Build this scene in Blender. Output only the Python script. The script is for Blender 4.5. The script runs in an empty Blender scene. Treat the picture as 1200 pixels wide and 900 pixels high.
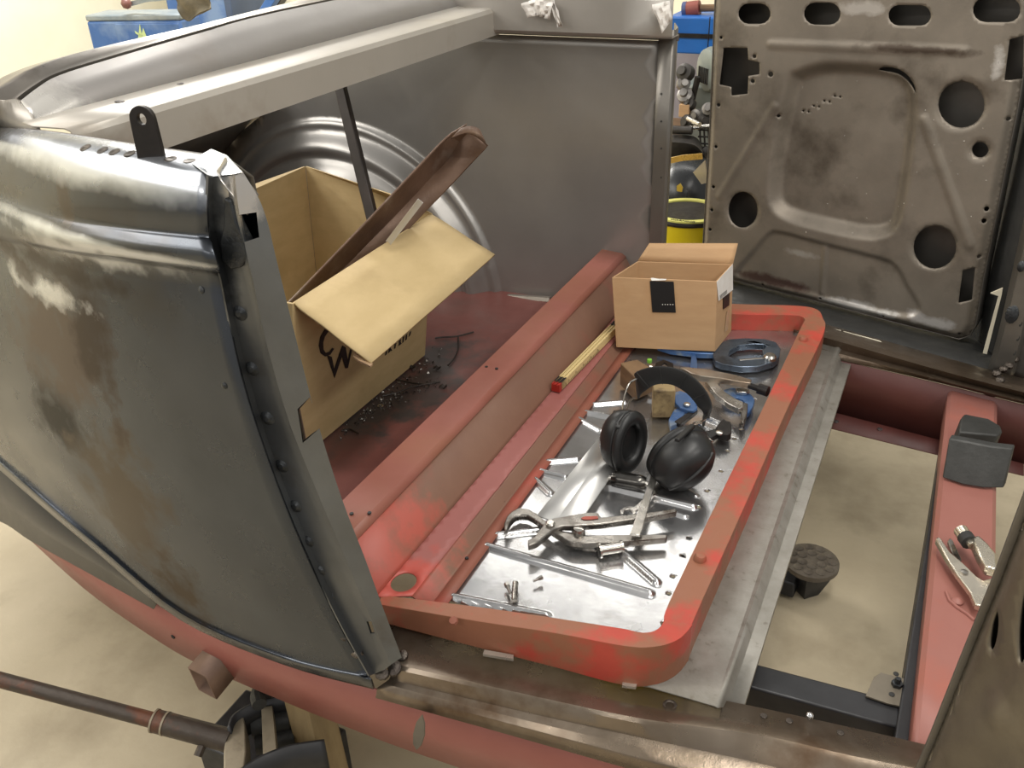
import bpy, bmesh, math, random
import numpy as np
from mathutils import Vector, Matrix, Euler
from mathutils.geometry import delaunay_2d_cdt, tessellate_polygon

random.seed(7)
SC = bpy.context.scene
COL = SC.collection

# ------------------------------------------------------------------ camera
FPX = 1050.0
def _rot(yaw, pitch, roll):
    cy, sy, cp, sp, cr, sr = (math.cos(yaw), math.sin(yaw), math.cos(pitch), math.sin(pitch), math.cos(roll), math.sin(roll))
    fwd = Vector((sy*cp, cy*cp, -sp)); right = Vector((cy, -sy, 0)); up = right.cross(fwd)
    return cr*right+sr*up, -sr*right+cr*up, fwd
RIGHT, UP, FWD = _rot(math.radians(-26.35), math.radians(29.4), math.radians(-2.05))
CAM = Vector((0, 0, 1.40))
cd = bpy.data.cameras.new('camera'); cam = bpy.data.objects.new('camera', cd); COL.objects.link(cam)
cd.sensor_width = 36.0; cd.lens = FPX/1200*36; cd.clip_start = 0.02
m = Matrix((RIGHT, UP, -FWD)).transposed().to_4x4(); m.translation = CAM
cam.matrix_world = m
SC.camera = cam

# ------------------------------------------------------------------ light
w = bpy.data.worlds.new('world'); SC.world = w; w.use_nodes = True
w.node_tree.nodes['Background'].inputs[0].default_value = (1.0, 0.985, 0.955, 1)
w.node_tree.nodes['Background'].inputs[1].default_value = 0.38
def area(name, loc, rot, sx, sy, power, col=(1, .965, .905)):
    l = bpy.data.lights.new(name, 'AREA'); l.shape = 'RECTANGLE'; l.size = sx; l.size_y = sy; l.energy = power; l.color = col
    o = bpy.data.objects.new(name, l); COL.objects.link(o); o.location = loc; o.rotation_euler = rot
    return o
# unseen workshop ceiling lamps, some added or moved for highlights and fill
area('ceiling_fill_light', (0.15, 0.75, 2.75), (0, 0, 0), 0.35, 1.5, 21)
area('ceiling_fill_light', (1.5, -0.3, 2.75), (0, 0, 0), 0.35, 2.4, 30)
area('ceiling_fill_light', (-2.8, 0.2, 2.75), (0, 0, 0), 1.1, 2.0, 46)  # sized and placed for a bright reflection along the quarter panel shoulder
area('ceiling_fill_light', (-4.1, -0.6, 2.75), (0, 0, 0), 0.7, 4.0, 62)  # added to carry the shoulder reflection further along the panel
area('ceiling_fill_light', (-3.4, 3.6, 2.75), (0, 0, 0), 1.2, 1.2, 85)  # added to brighten the cream wall
area('ceiling_fill_light', (-1.1, -2.0, 2.75), (0, 0, 0), 2.4, 0.5, 30)  # set behind the camera to put highlights on the sill ridges
area('ceiling_fill_light', (-1.2, 3.4, 2.75), (0, 0, 0), 2.6, 0.35, 15)
SC.view_settings.view_transform = 'Standard'; SC.view_settings.look = 'None'
SC.view_settings.gamma = 1.0; SC.view_settings.use_curve_mapping = False
SC.view_settings.exposure = 0.36

# ------------------------------------------------------------------ helpers
def ray(x, y): return RIGHT*((x-600)/FPX) - UP*((y-450)/FPX) + FWD
def on(x, y, ax, v):
    d = ray(x, y); i = 'xyz'.index(ax); return CAM + d*((v-CAM[i])/d[i])
def onp(x, y, p0, n):
    d = ray(x, y); return CAM + d*((p0-CAM).dot(n)/d.dot(n))
def above(B, x, y):
    """point straight above B nearest to the sight line of pixel x, y"""
    d = ray(x, y); dh = Vector((d.x, d.y)); bh = Vector((B.x-CAM.x, B.y-CAM.y))
    t = bh.dot(dh)/dh.dot(dh); return Vector((B.x, B.y, CAM.z+d.z*t))
def V(*a): return Vector(a)
def cr(P, n, closed=False):
    """Catmull-Rom resample, n steps per span"""
    P = [Vector(p) for p in P]; N = len(P); out = []
    for i in range(N if closed else N-1):
        if closed: a, b, c, d = P[i-1], P[i], P[(i+1) % N], P[(i+2) % N]
        else: a, b, c, d = P[max(i-1, 0)], P[i], P[i+1], P[min(i+2, N-1)]
        for k in range(n):
            t = k/n
            out.append(0.5*((2*b)+(c-a)*t+(2*a-5*b+4*c-d)*t*t+(3*b-3*c+d-a)*t**3))
    if not closed: out.append(P[-1].copy())
    return out
def lin(P, n):
    P = [Vector(p) for p in P]; out = []
    for i in range(len(P)-1):
        for k in range(n): out.append(P[i].lerp(P[i+1], k/n))
    out.append(P[-1]); return out

def link(name, me, mat, parent=None, ang=30, smooth=True):
    o = bpy.data.objects.new(name, me); COL.objects.link(o)
    if mat is not None: me.materials.append(mat)
    if smooth and len(me.polygons):
        me.polygons.foreach_set('use_smooth', [True]*len(me.polygons))
        me.set_sharp_from_angle(angle=math.radians(ang))
    if parent is not None:
        o.parent = parent
        if parent.get('_world'):
            o.matrix_parent_inverse = Matrix.Translation(-parent.location)
    return o
def mesh(name, vs, fs, mat, parent=None, ang=30, smooth=True, recalc=True):
    me = bpy.data.meshes.new(name); me.from_pydata([tuple(v) for v in vs], [], fs); 
    if recalc:
        bm = bmesh.new(); bm.from_mesh(me); bmesh.ops.remove_doubles(bm, verts=bm.verts, dist=1e-6)
        bmesh.ops.recalc_face_normals(bm, faces=bm.faces); bm.to_mesh(me); bm.free()
    me.update(); return link(name, me, mat, parent, ang, smooth)
def loft(name, rows, mat, parent=None, closed=False, cap=False, thick=0, ang=35, tocam=True, bevel=0):
    n = len(rows[0]); vs = [p for r in rows for p in r]; fs = []
    for i in range(len(rows)-1):
        for j in range(n if closed else n-1):
            k = (j+1) % n; fs.append((i*n+j, i*n+k, (i+1)*n+k, (i+1)*n+j))
    if cap and closed:
        fs.append(tuple(range(n))[::-1]); fs.append(tuple((len(rows)-1)*n+j for j in range(n)))
    o = mesh(name, vs, fs, mat, parent, ang, recalc=closed)
    if not closed and tocam:
        me = o.data; s = sum((CAM-p.center).dot(p.normal)*p.area for p in me.polygons)
        if s < 0: me.flip_normals()
    if thick:
        md = o.modifiers.new('thick', 'SOLIDIFY'); md.thickness = thick; md.offset = -1
    if bevel: bev(o, bevel)
    return o
def bev(o, wd, seg=2, ang=30):
    b = o.modifiers.new('bevel', 'BEVEL'); b.width = wd; b.segments = seg; b.limit_method = 'ANGLE'; b.angle_limit = math.radians(ang)
    b.harden_normals = False
    return o
def frames(pts, up=None):
    out = []; T = []
    for i in range(len(pts)):
        a = pts[max(i-1, 0)]; b = pts[min(i+1, len(pts)-1)]; T.append((b-a).normalized())
    u = Vector(up) if up else (Vector((0, 0, 1)) if abs(T[0].z) < .9 else Vector((1, 0, 0)))
    for t in T:
        u = (u - t*u.dot(t)).normalized(); out.append((t.cross(u), u))
    return out
def sweep(name, pts, prof, mat, parent=None, up=None, cap=True, closed=True, ang=35, scale=None):
    """prof: list of (a, b) in side/up axes"""
    pts = [Vector(p) for p in pts]; fr = frames(pts, up); rows = []
    for i, (p, (s, u)) in enumerate(zip(pts, fr)):
        k = scale[i] if scale else 1
        rows.append([p+s*a*k+u*b*k for a, b in prof])
    return loft(name, rows, mat, parent, closed=closed, cap=cap, ang=ang)
def circ(r, n=12, ry=None): return [(r*math.cos(2*math.pi*i/n), (ry or r)*math.sin(2*math.pi*i/n)) for i in range(n)]
def rectp(a, b): return [(-a/2, -b/2), (a/2, -b/2), (a/2, b/2), (-a/2, b/2)]
def tube(name, pts, r, mat, parent=None, n=10, scale=None, up=None): return sweep(name, pts, circ(r, n), mat, parent, up=up, scale=scale)
def frame_at(p, z, x=None):
    z = Vector(z).normalized(); x = Vector(x) if x is not None else Vector((1, 0, 0))
    if abs(x.normalized().dot(z)) > .98: x = Vector((0, 1, 0))
    y = z.cross(x).normalized(); x = y.cross(z)
    M = Matrix((x, y, z)).transposed().to_4x4(); M.translation = Vector(p); return M
def lathe(name, prof, mat, parent=None, M=None, n=24, ang=35, sx=1, sy=1, cap=True):
    """prof: list of (r, z); spun about local z then placed by M"""
    rows = []
    for r, z in prof: rows.append([Vector((sx*r*math.cos(2*math.pi*i/n), sy*r*math.sin(2*math.pi*i/n), z)) for i in range(n)])
    if M: rows = [[M @ p for p in r] for r in rows]
    return loft(name, rows, mat, parent, closed=True, cap=cap, ang=ang)
def box(name, lo, hi, mat, parent=None, M=None, bevel=0, taper=1):
    lo, hi = Vector(lo), Vector(hi); cx, cy = (lo.x+hi.x)/2, (lo.y+hi.y)/2; vs = []
    for z, k in ((lo.z, 1), (hi.z, taper)):
        for x, y in ((lo.x, lo.y), (hi.x, lo.y), (hi.x, hi.y), (lo.x, hi.y)):
            vs.append(Vector((cx+(x-cx)*k, cy+(y-cy)*k, z)))
    if M: vs = [M @ v for v in vs]
    o = mesh(name, vs, [(0, 1, 2, 3), (4, 5, 6, 7), (0, 1, 5, 4), (1, 2, 6, 5), (2, 3, 7, 6), (3, 0, 4, 7)], mat, parent)
    if bevel: bev(o, bevel)
    return o
def hexa(name, P8, mat, parent=None, bevel=0):
    o = mesh(name, P8, [(0, 1, 2, 3), (4, 5, 6, 7), (0, 1, 5, 4), (1, 2, 6, 5), (2, 3, 7, 6), (3, 0, 4, 7)], mat, parent)
    if bevel: bev(o, bevel)
    return o
def prism(name, poly, nrm, mat, parent=None, holes=(), bevel=0, ang=30):
    """flat polygon (3D points) with holes, extruded by vector nrm"""
    loops = [list(poly)]+[list(h) for h in holes]; flat = [p for l in loops for p in l]; n = len(flat)
    nrm = Vector(nrm)
    z = nrm.normalized(); M = frame_at(flat[0], z).inverted()
    tri = tessellate_polygon([[(M @ p).to_2d().to_3d() for p in l] for l in loops])
    vs = flat+[p+nrm for p in flat]; fs = [tuple(t) for t in tri]+[tuple(i+n for i in t) for t in tri]
    k = 0
    for l in loops:
        for i in range(len(l)):
            a, b = k+i, k+(i+1) % len(l); fs.append((a, b, b+n, a+n))
        k += len(l)
    o = mesh(name, vs, fs, mat, parent, ang)
    if bevel: bev(o, bevel)
    return o
def pxpoly(pts, ax, v): return [on(x, y, ax, v) for x, y in pts]
def inpoly(P, poly):
    x, y = P[:, 0], P[:, 1]; r = np.zeros(len(P), bool); n = len(poly)
    for i in range(n):
        x1, y1 = poly[i]; x2, y2 = poly[i-1]
        c = ((y1 > y) != (y2 > y)); 
        with np.errstate(divide='ignore', invalid='ignore'):
            r ^= c & (x < (x2-x1)*(y-y1)/((y2-y1) if y2 != y1 else 1e-12)+x1)
    return r
def segd(P, a, b):
    a, b = np.array(a, float), np.array(b, float); d = b-a
    t = np.clip(((P-a)@d)/max(d@d, 1e-12), 0, 1); return np.hypot(*(P-a-t[:, None]*d).T)
def polyd(P, poly, closed=True):
    r = np.full(len(P), 1e9); n = len(poly)
    for i in range(n if closed else n-1): r = np.minimum(r, segd(P, poly[i], poly[(i+1) % n]))
    return r
def sdf(P, poly):
    d = polyd(P, poly); return np.where(inpoly(P, poly), -d, d)
def sstep(a, b, x):
    t = np.clip((x-a)/(b-a), 0, 1); return t*t*(3-2*t)
def dens(poly, sp):
    out = []
    for i in range(len(poly)):
        a, b = np.array(poly[i], float), np.array(poly[(i+1) % len(poly)], float); k = max(1, int(np.hypot(*(b-a))/sp))
        for j in range(k): out.append(tuple(a+(b-a)*j/k))
    return out
def relief(name, outline, holes, hfun, sp, M, mat, parent=None, thick=0, ang=50, extra=None):
    """sheet in the local xy plane of M, pressed by hfun(Nx2)->height, with real holes"""
    loops = [dens(outline, sp)]+[dens(h, sp) for h in holes]
    pts = []; edges = []
    for l in loops:
        k = len(pts); pts += l; edges += [(k+i, k+(i+1) % len(l)) for i in range(len(l))]
    o = np.array(outline); x = np.arange(o[:, 0].min(), o[:, 0].max(), sp); y = np.arange(o[:, 1].min(), o[:, 1].max(), sp*.87)
    gx, gy = np.meshgrid(x, y); gx[1::2] += sp/2; G = np.c_[gx.ravel(), gy.ravel()]
    if extra is not None: G = np.r_[G, extra]
    keep = inpoly(G, outline) & (polyd(G, outline) > sp*.4)
    for h in holes: keep &= (sdf(G, h) > sp*.4)
    G = G[keep]; pts += [tuple(p) for p in G]
    r = delaunay_2d_cdt([Vector(p) for p in pts], edges, [], 0, 1e-7, False)
    P = np.array([tuple(v) for v in r[0]]); F = np.array([f for f in r[2] if len(f) == 3]); c = P[F].mean(1)
    k = inpoly(c, outline)
    for h in holes: k &= ~inpoly(c, h)
    F = F[k]; H = hfun(P)
    vs = [M @ Vector((p[0], p[1], h)) for p, h in zip(P, H)]
    ob = mesh(name, vs, [tuple(int(i) for i in f) for f in F], mat, parent, ang, recalc=False)
    me = ob.data; z = M.to_3x3() @ Vector((0, 0, 1))
    if sum(p.normal.dot(z)*p.area for p in me.polygons) < 0: me.flip_normals()
    if thick:
        md = ob.modifiers.new('thick', 'SOLIDIFY'); md.thickness = thick; md.offset = -1
    return ob
def onmesh(o, off=.0008):
    from mathutils.bvhtree import BVHTree
    t = BVHTree.FromPolygons([v.co.copy() for v in o.data.vertices], [tuple(p.vertices) for p in o.data.polygons])
    def f(x, y):
        d = ray(x, y).normalized(); h = t.ray_cast(CAM, d)
        if h[0] is None: h = t.find_nearest(CAM+d*1.7); 
        n = h[1] if h[1].dot(d) < 0 else -h[1]
        return h[0]+n*off
    return f
def circle2(cx, cy, r, n=28, ry=None): return [(cx+r*math.cos(2*math.pi*i/n), cy+(ry or r)*math.sin(2*math.pi*i/n)) for i in range(n)]
def cutbox(o, boxes):
    """cut real openings: boxes are lists of 8 corner points"""
    vs = []; fs = []
    for P in boxes:
        k = len(vs); vs += list(P); fs += [tuple(k+i for i in f) for f in ((0, 3, 2, 1), (4, 5, 6, 7), (0, 1, 5, 4), (1, 2, 6, 5), (2, 3, 7, 6), (3, 0, 4, 7))]
    c = mesh('cutter', vs, fs, None)
    b = o.modifiers.new('cut', 'BOOLEAN'); b.operation = 'DIFFERENCE'; b.object = c; b.solver = 'EXACT'; b.use_self = True
    dg = bpy.context.evaluated_depsgraph_get(); dg.update()
    me = bpy.data.meshes.new_from_object(o.evaluated_get(dg)); o.modifiers.clear(); o.data = me
    bpy.data.objects.remove(c, do_unlink=True)
    me.polygons.foreach_set('use_smooth', [True]*len(me.polygons)); me.set_sharp_from_angle(angle=math.radians(30))
    return o
def thing(name, label, cat, loc=(0, 0, 0), group=None, world=True, rot=None):
    o = bpy.data.objects.new(name, None); COL.objects.link(o); o.empty_display_size = .05; o.location = loc
    if world: o['_world'] = 1
    if rot is not None: o.rotation_euler = rot
    o['label'] = label; o['category'] = cat
    if group: o['group'] = group
    return o
def tag(o, label, cat, group=None, kind=None):
    o['label'] = label; o['category'] = cat
    if group: o['group'] = group
    if kind: o['kind'] = kind
    return o
def struct(o): o['kind'] = 'structure'; return o

# ------------------------------------------------------------------ materials
def lc(r, g, b):
    f = lambda c: (c/255/12.92) if c/255 <= .04045 else ((c/255+.055)/1.055)**2.4
    return (f(r), f(g), f(b), 1)
def mat(name, c1, c2=None, scale=6, rough=.5, rvar=.15, metal=0, bump=.1, bscale=60, c3=None, s3=2.5, t3=(.55, .7), patches=(), stretch=None, spec=.5, detail=6, coat=0, trans=0, pos=(.35, .65)):
    M = bpy.data.materials.new(name); M.use_nodes = True; nt = M.node_tree; N = nt.nodes; L = nt.links
    b = N['Principled BSDF']; b.inputs['Metallic'].default_value = metal; b.inputs['Specular IOR Level'].default_value = spec
    b.inputs['Coat Weight'].default_value = coat; b.inputs['Transmission Weight'].default_value = trans
    tc = N.new('ShaderNodeTexCoord'); src = tc.outputs['Object']
    if stretch:
        mp = N.new('ShaderNodeMapping'); mp.inputs['Scale'].default_value = stretch; L.new(src, mp.inputs[0]); vec = mp.outputs[0]
    else: vec = src
    def noise(s, d=detail, v=vec):
        n = N.new('ShaderNodeTexNoise'); n.inputs['Scale'].default_value = s; n.inputs['Detail'].default_value = d; n.inputs['Roughness'].default_value = .6
        L.new(v, n.inputs['Vector']); return n.outputs['Fac']
    def rng(x, a, bb, c, d):
        r = N.new('ShaderNodeMapRange'); r.inputs[1].default_value = a; r.inputs[2].default_value = bb; r.inputs[3].default_value = c; r.inputs[4].default_value = d
        L.new(x, r.inputs[0]); return r.outputs[0]
    def mix(f, a, c):
        x = N.new('ShaderNodeMix'); x.data_type = 'RGBA'; L.new(f, x.inputs[0])
        for s, q in ((6, a), (7, c)):
            if isinstance(q, tuple): x.inputs[s].default_value = q
            else: L.new(q, x.inputs[s])
        return x.outputs[2]
    n1 = noise(scale); col = mix(rng(n1, pos[0], pos[1], 0, 1), c1, c2 or tuple(v*.8 for v in c1[:3])+(1,))
    if c3:
        n3 = noise(s3, 8, src); col = mix(rng(n3, t3[0], t3[1], 0, 1), col, c3)
    rsock = rng(noise(scale*1.7), .3, .7, max(.03, rough-rvar), min(1, rough+rvar))
    for (p, r, pc, pr, *am) in patches:
        am = am[0] if am else .6
        vm = N.new('ShaderNodeVectorMath'); vm.operation = 'SUBTRACT'; L.new(src, vm.inputs[0]); vm.inputs[1].default_value = p
        sc = N.new('ShaderNodeVectorMath'); sc.operation = 'DIVIDE'; L.new(vm.outputs[0], sc.inputs[0]); sc.inputs[1].default_value = r if isinstance(r, (tuple, list, Vector)) else (r, r, r)
        ln = N.new('ShaderNodeVectorMath'); ln.operation = 'LENGTH'; L.new(sc.outputs[0], ln.inputs[0])
        ad = N.new('ShaderNodeMath'); ad.operation = 'ADD'; L.new(ln.outputs['Value'], ad.inputs[0]); L.new(rng(noise(22, 8, src), .3, .7, -am, am), ad.inputs[1])
        f = rng(ad.outputs[0], .45, 1.2, .9, 0); col = mix(f, col, pc)
        if pr is not None:
            mx = N.new('ShaderNodeMix'); L.new(f, mx.inputs[0]); L.new(rsock, mx.inputs[2]); mx.inputs[3].default_value = pr; rsock = mx.outputs[0]
    L.new(col, b.inputs['Base Color']); L.new(rsock, b.inputs['Roughness'])
    if bump:
        bp = N.new('ShaderNodeBump'); bp.inputs['Strength'].default_value = bump; bp.inputs['Distance'].default_value = .002
        L.new(noise(bscale, 4), bp.inputs['Height']); L.new(bp.outputs[0], b.inputs['Normal'])
    return M
# materials ---------------------------------------------------------
STEEL_D = mat('bare_dark_steel', lc(122, 118, 112), lc(106, 102, 96), 5, .42, .1, .7, .06, 150, c3=lc(84, 76, 66), s3=3)
STEEL_L = mat('bare_bright_steel', lc(178, 172, 163), lc(158, 151, 142), 6, .36, .1, .8, .06, 160, c3=lc(140, 130, 118), s3=4)
STEEL_FAR = mat('brushed_far_steel', lc(156, 153, 149), lc(144, 141, 137), 3, .34, .06, .6, .04, 120)
PAN = mat('pressed_sheet_steel', lc(208, 208, 208), lc(186, 186, 187), 9, .22, .07, .92, .05, 120, c3=lc(170, 168, 165), s3=14, t3=(.5, .75))
PLATE = mat('galvanised_plate', lc(158, 154, 146), lc(142, 138, 129), 30, .5, .1, .45, .12, 200, c3=lc(120, 112, 102), s3=60, t3=(.6, .72))
SILL = mat('stripped_sill_steel', lc(134, 122, 108), lc(112, 98, 82), 7, .3, .1, .75, .12, 90, c3=lc(90, 70, 52), s3=12, t3=(.5, .72))
PRIMER = mat('red_primer', lc(158, 92, 84), lc(148, 84, 76), 5, .55, .1, 0, .1, 120, c3=lc(140, 86, 66), s3=3.5, t3=(.5, .68))
DUSTRED = mat('dusty_red_primer', lc(140, 84, 66), lc(128, 76, 60), 8, .6, .1, 0, .12, 140, c3=lc(168, 80, 66), s3=4, t3=(.52, .7))
REDFRAME = mat('red_primer_frame', lc(186, 72, 58), lc(168, 66, 52), 8, .55, .12, 0, .2, 110, c3=lc(142, 92, 68), s3=11, t3=(.38, .52))
REDDARK = mat('dull_red_floor', lc(128, 70, 64), lc(112, 60, 54), 6, .55, .12, 0, .08, 90, c3=lc(88, 66, 60), s3=3.2, t3=(.5, .66))
BLACKP = mat('black_tube_paint', lc(44, 44, 46), lc(34, 34, 36), 20, .45, .1, .1, .05)
DARKHOLE = mat('dark_weld_scale', lc(66, 68, 70), lc(44, 46, 48), 40, .4, .15, .7, .5, 220)
CONC = mat('concrete_floor', lc(184, 172, 148), lc(166, 154, 130), 2.2, .62, .12, 0, .25, 60, c3=lc(136, 124, 102), s3=3.2, t3=(.48, .74))
CREAM = mat('cream_wall_paint', lc(244, 238, 214), lc(238, 230, 204), 2, .7, .05, 0, .05)
GREYWALL = mat('grey_lilac_panel', lc(170, 164, 170), lc(158, 152, 158), 4, .6, .1, 0, .05)
RUBBER = mat('dark_rubber', lc(46, 46, 44), lc(36, 36, 35), 30, .6, .1, 0, .3, 200)

# room --------------------------------------------------------------
struct(box('floor', (-6, -3, -.1), (5, 6, 0), CONC))
struct(box('wall_back', (-6, 5.0, 0), (5, 5.1, 3), CREAM))
struct(box('wall_left', (-5.1, -3, 0), (-5, 5.1, 3), CREAM))

# ------------------------------------------------------------------ car body
car = thing('car_body', 'stripped steel car body shell with red primed floor, supported above the workshop floor', 'car body', (-.5, 1.2, .5))
ZS = .566

# near quarter panel: outer skin
cols_y = [.60, .604, .615, .635, .66, .72]
Q = [  # (six pixels, offset towards the inside)
 ([(262,184),(170,171),(100,160),(40,152),(0,149),(-90,140)], .052),
 ([(253,195),(170,180),(100,170),(45,160),(0,156),(-90,146)], .030),
 ([(246,206),(168,193),(98,183),(45,174),(0,169),(-90,157)], .014),
 ([(242,228),(164,214),(96,204),(45,194),(0,187),(-90,172)], .003),
 ([(242,255),(156,246),(90,236),(44,222),(0,212),(-90,190)], -.001),
 ([(244,276),(150,266),(85,256),(40,243),(0,228),(-90,205)], .002),
 ([(247,283),(148,273),(84,264),(40,252),(0,238),(-90,214)], -.003),
 ([(250,297),(149,287),(84,278),(40,267),(0,255),(-90,232)], -.011),
 ([(255,314),(151,302),(86,293),(41,284),(0,275),(-90,252)], -.009),
 ([(258,326),(155,312),(88,303),(42,295),(0,288),(-90,265)], .007),
 ([(265,365),(160,355),(90,345),(42,338),(0,332),(-90,310)], .004),
 ([(290,470),(190,470),(110,460),(50,440),(0,425),(-90,395)], -.004),
 ([(340,610),(240,610),(150,580),(75,540),(20,500),(-60,455)], -.004),
 ([(395,730),(300,712),(200,670),(110,605),(45,555),(-40,500)], .004),
 ([(428,786),(330,764),(215,715),(115,634),(55,583),(-10,527)], .008),
 ([(434,797),(331,772),(212,720),(111,638),(50,587),(-14,531)], .004),
 ([(438,808),(332,779),(210,726),(108,643),(47,592),(-17,536)], .016)]
def tail(P):
    a = P[-1]; b = V(a.x-.22, a.y+.06, a.z+(.72-a.z)*.14); c = V(b.x-.2, b.y+.15, b.z+(.72-b.z)*.32); return P+[b, c]
rows = [cr(tail([on(x, y, 'y', cy+off) for (x, y), cy in zip(px, cols_y)]), 5) for px, off in Q]
fine = []
for j in range(len(rows[0])):
    fine.append(cr([r[j] for r in rows], 4))
rows = [list(r) for r in zip(*fine)]
def at_q(x, y, yy=.62): return tuple(on(x, y, 'y', yy))
SKIN = mat('ground_skin_steel_highlit', lc(84, 88, 94), lc(72, 75, 80), 4, .27, .06, .9, .02, 160, c3=lc(76, 74, 72), s3=2.5,
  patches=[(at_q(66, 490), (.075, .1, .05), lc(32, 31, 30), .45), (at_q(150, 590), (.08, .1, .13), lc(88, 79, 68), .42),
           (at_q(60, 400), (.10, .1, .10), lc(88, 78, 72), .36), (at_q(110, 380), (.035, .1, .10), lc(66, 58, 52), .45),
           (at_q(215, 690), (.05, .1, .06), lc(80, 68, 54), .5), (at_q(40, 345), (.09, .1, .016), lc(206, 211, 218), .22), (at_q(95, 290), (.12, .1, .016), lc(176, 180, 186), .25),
           (at_q(60, 318), (.14, .1, .012), lc(60, 54, 50), .4), (at_q(10, 330), (.03, .1, .02), lc(64, 56, 50), .4), (at_q(76, 235), (.012, .1, .03), lc(84, 76, 68), .4), (at_q(120, 193), (.36, .2, .024), lc(190, 194, 200), .27, .22), (at_q(150, 283), (.26, .2, .007), lc(196, 200, 206), .26, .2)])  # last two patches paint lamp highlights along the shoulder and bead crest
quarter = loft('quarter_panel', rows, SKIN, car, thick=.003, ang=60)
quarter['label'] = 'ground bare steel quarter panel with raised bead and burn marks'
# spot marks on the top flange, small plugs on the skin
SPOT = mat('heat_spot', lc(86, 78, 70), lc(64, 58, 54), 60, .35, .1, .8, .3, 200)
def spot(x, y, r, yy, nrm, parent, name='weld_spot', h=.0015, M=SPOT, dome=True):
    p = on(x, y, 'y', yy) if not isinstance(yy, tuple) else on(x, y, *yy)
    return lathe(name, [(r, -.002), (r, h*.3), (r*.72, h), (r*.4, h*.75 if not dome else h*1.1), (r*.05, h*.6 if not dome else h*1.2)], M, parent, frame_at(p, nrm), n=12)
from mathutils.bvhtree import BVHTree
qb = BVHTree.FromPolygons([v.co.copy() for v in quarter.data.vertices], [tuple(p.vertices) for p in quarter.data.polygons])
def q_hit(x, y):
    h = qb.ray_cast(CAM, ray(x, y).normalized()); n = h[1] if h[1].dot(ray(x, y)) < 0 else -h[1]
    return h[0], n
def q_surface(x, y): return q_hit(x, y)[0]
for x, y in ((100, 173), (120, 176), (134, 178), (152, 180), (200, 186), (222, 188)):
    p, n = q_hit(x, y); lathe('weld_spot', [(.0062, -.001), (.0062, .0003), (.0035, .0005), (.0025, .0002), (.0004, .0002)], SPOT, quarter, frame_at(p, n), n=14)
for x, y in ((236, 340), (263, 452)):
    p, n = q_hit(x, y); lathe('weld_spot', [(.004, -.002), (.004, .0005), (.0022, .0015), (.0003, .002)], DARKHOLE, quarter, frame_at(p, n), n=10)

# bolted lug standing on the flange
p0 = q_surface(176, 184); pw = .0125
ax = V(.95, .3, 0).normalized(); up = V(0, 0, 1)
ol = [p0-ax*pw*1.1-up*.004, p0+ax*pw*1.1-up*.004]+[p0+ax*pw*math.cos(a)+up*(.036+pw*math.sin(a)) for a in [math.pi*i/10 for i in range(11)]]
hole = [p0+ax*.0045*math.cos(a)+up*(.036+.0055*math.sin(a)) for a in [2*math.pi*i/12 for i in range(12)]]
BLACKST = mat('black_oxide_lug', lc(48, 44, 42), lc(36, 33, 32), 30, .4, .1, .5)
lo = prism('lug', ol, V(-.3, .95, 0)*.006, BLACKST, car, holes=[hole], bevel=.0006)
lo['label'] = 'small black lug with a hole'

# lower rear skin and red rocker
r1 = [on(x, y, 'y', v) for x, y, v in ((-60,470,.80),(0,525,.74),(60,575,.71),(118,628,.69),(190,690,.67))]
r2 = [on(x, y, 'y', v) for x, y, v in ((-60,540,.79),(0,575,.735),(50,612,.705),(112,655,.69),(185,704,.672))]
r3 = [on(x, y, 'y', v) for x, y, v in ((-60,590,.81),(0,611,.75),(36,634,.72),(106,673,.70),(180,714,.685))]
ext = lambda r: [r[0]+V(-.35, .22, .03), r[0]+V(-.18, .08, .02)]+r
loft('valance', [cr(ext(r), 5) for r in (r1, r2, r3)], mat('dark_primed_skin', lc(60, 62, 66), lc(52, 54, 57), 3, .36, .06, .6, .03), car, thick=.002)
ra = [(20,618,.76),(70,640,.735),(165,688,.70),(230,722,.69),(330,768,.675),(440,808,.665),(560,842,.66),(700,876,.665),(850,912,.67),(1050,965,.68)]
rb = [(26,624,.765),(85,665,.74),(168,718,.705),(230,752,.695),(330,797,.68),(445,842,.67),(548,875,.665),(680,915,.67),(850,960,.675),(1050,1030,.685)]
rc_ = [(32,630,.775),(100,691,.755),(170,741,.72),(230,777,.712),(330,821,.70),(450,869,.69),(530,897,.685),(650,940,.69),(850,1010,.695),(1050,1090,.70)]
rocker = loft('rocker_panel', [cr([on(x, y, 'y', v) for x, y, v in r], 5) for r in (ra, rb, rc_)], mat('pink_primer', lc(148, 88, 80), lc(138, 80, 72), 4, .5, .1, 0, .05, c3=lc(128, 74, 62), s3=3), car, thick=.002, ang=60)
rocker['label'] = 'pink red primed lower edge of the body side'
for x, y, r in ((188, 722, .0055), (203, 746, .004)):
    p = on(x, y, 'y', .703); lathe('rivet_hole', [(r, -.001), (r, .0015), (r*.7, .0018), (r*.6, .0006), (r*.05, .0006)], RUBBER, rocker, frame_at(p, (-.2, -1, -.1)), n=12)

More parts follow.
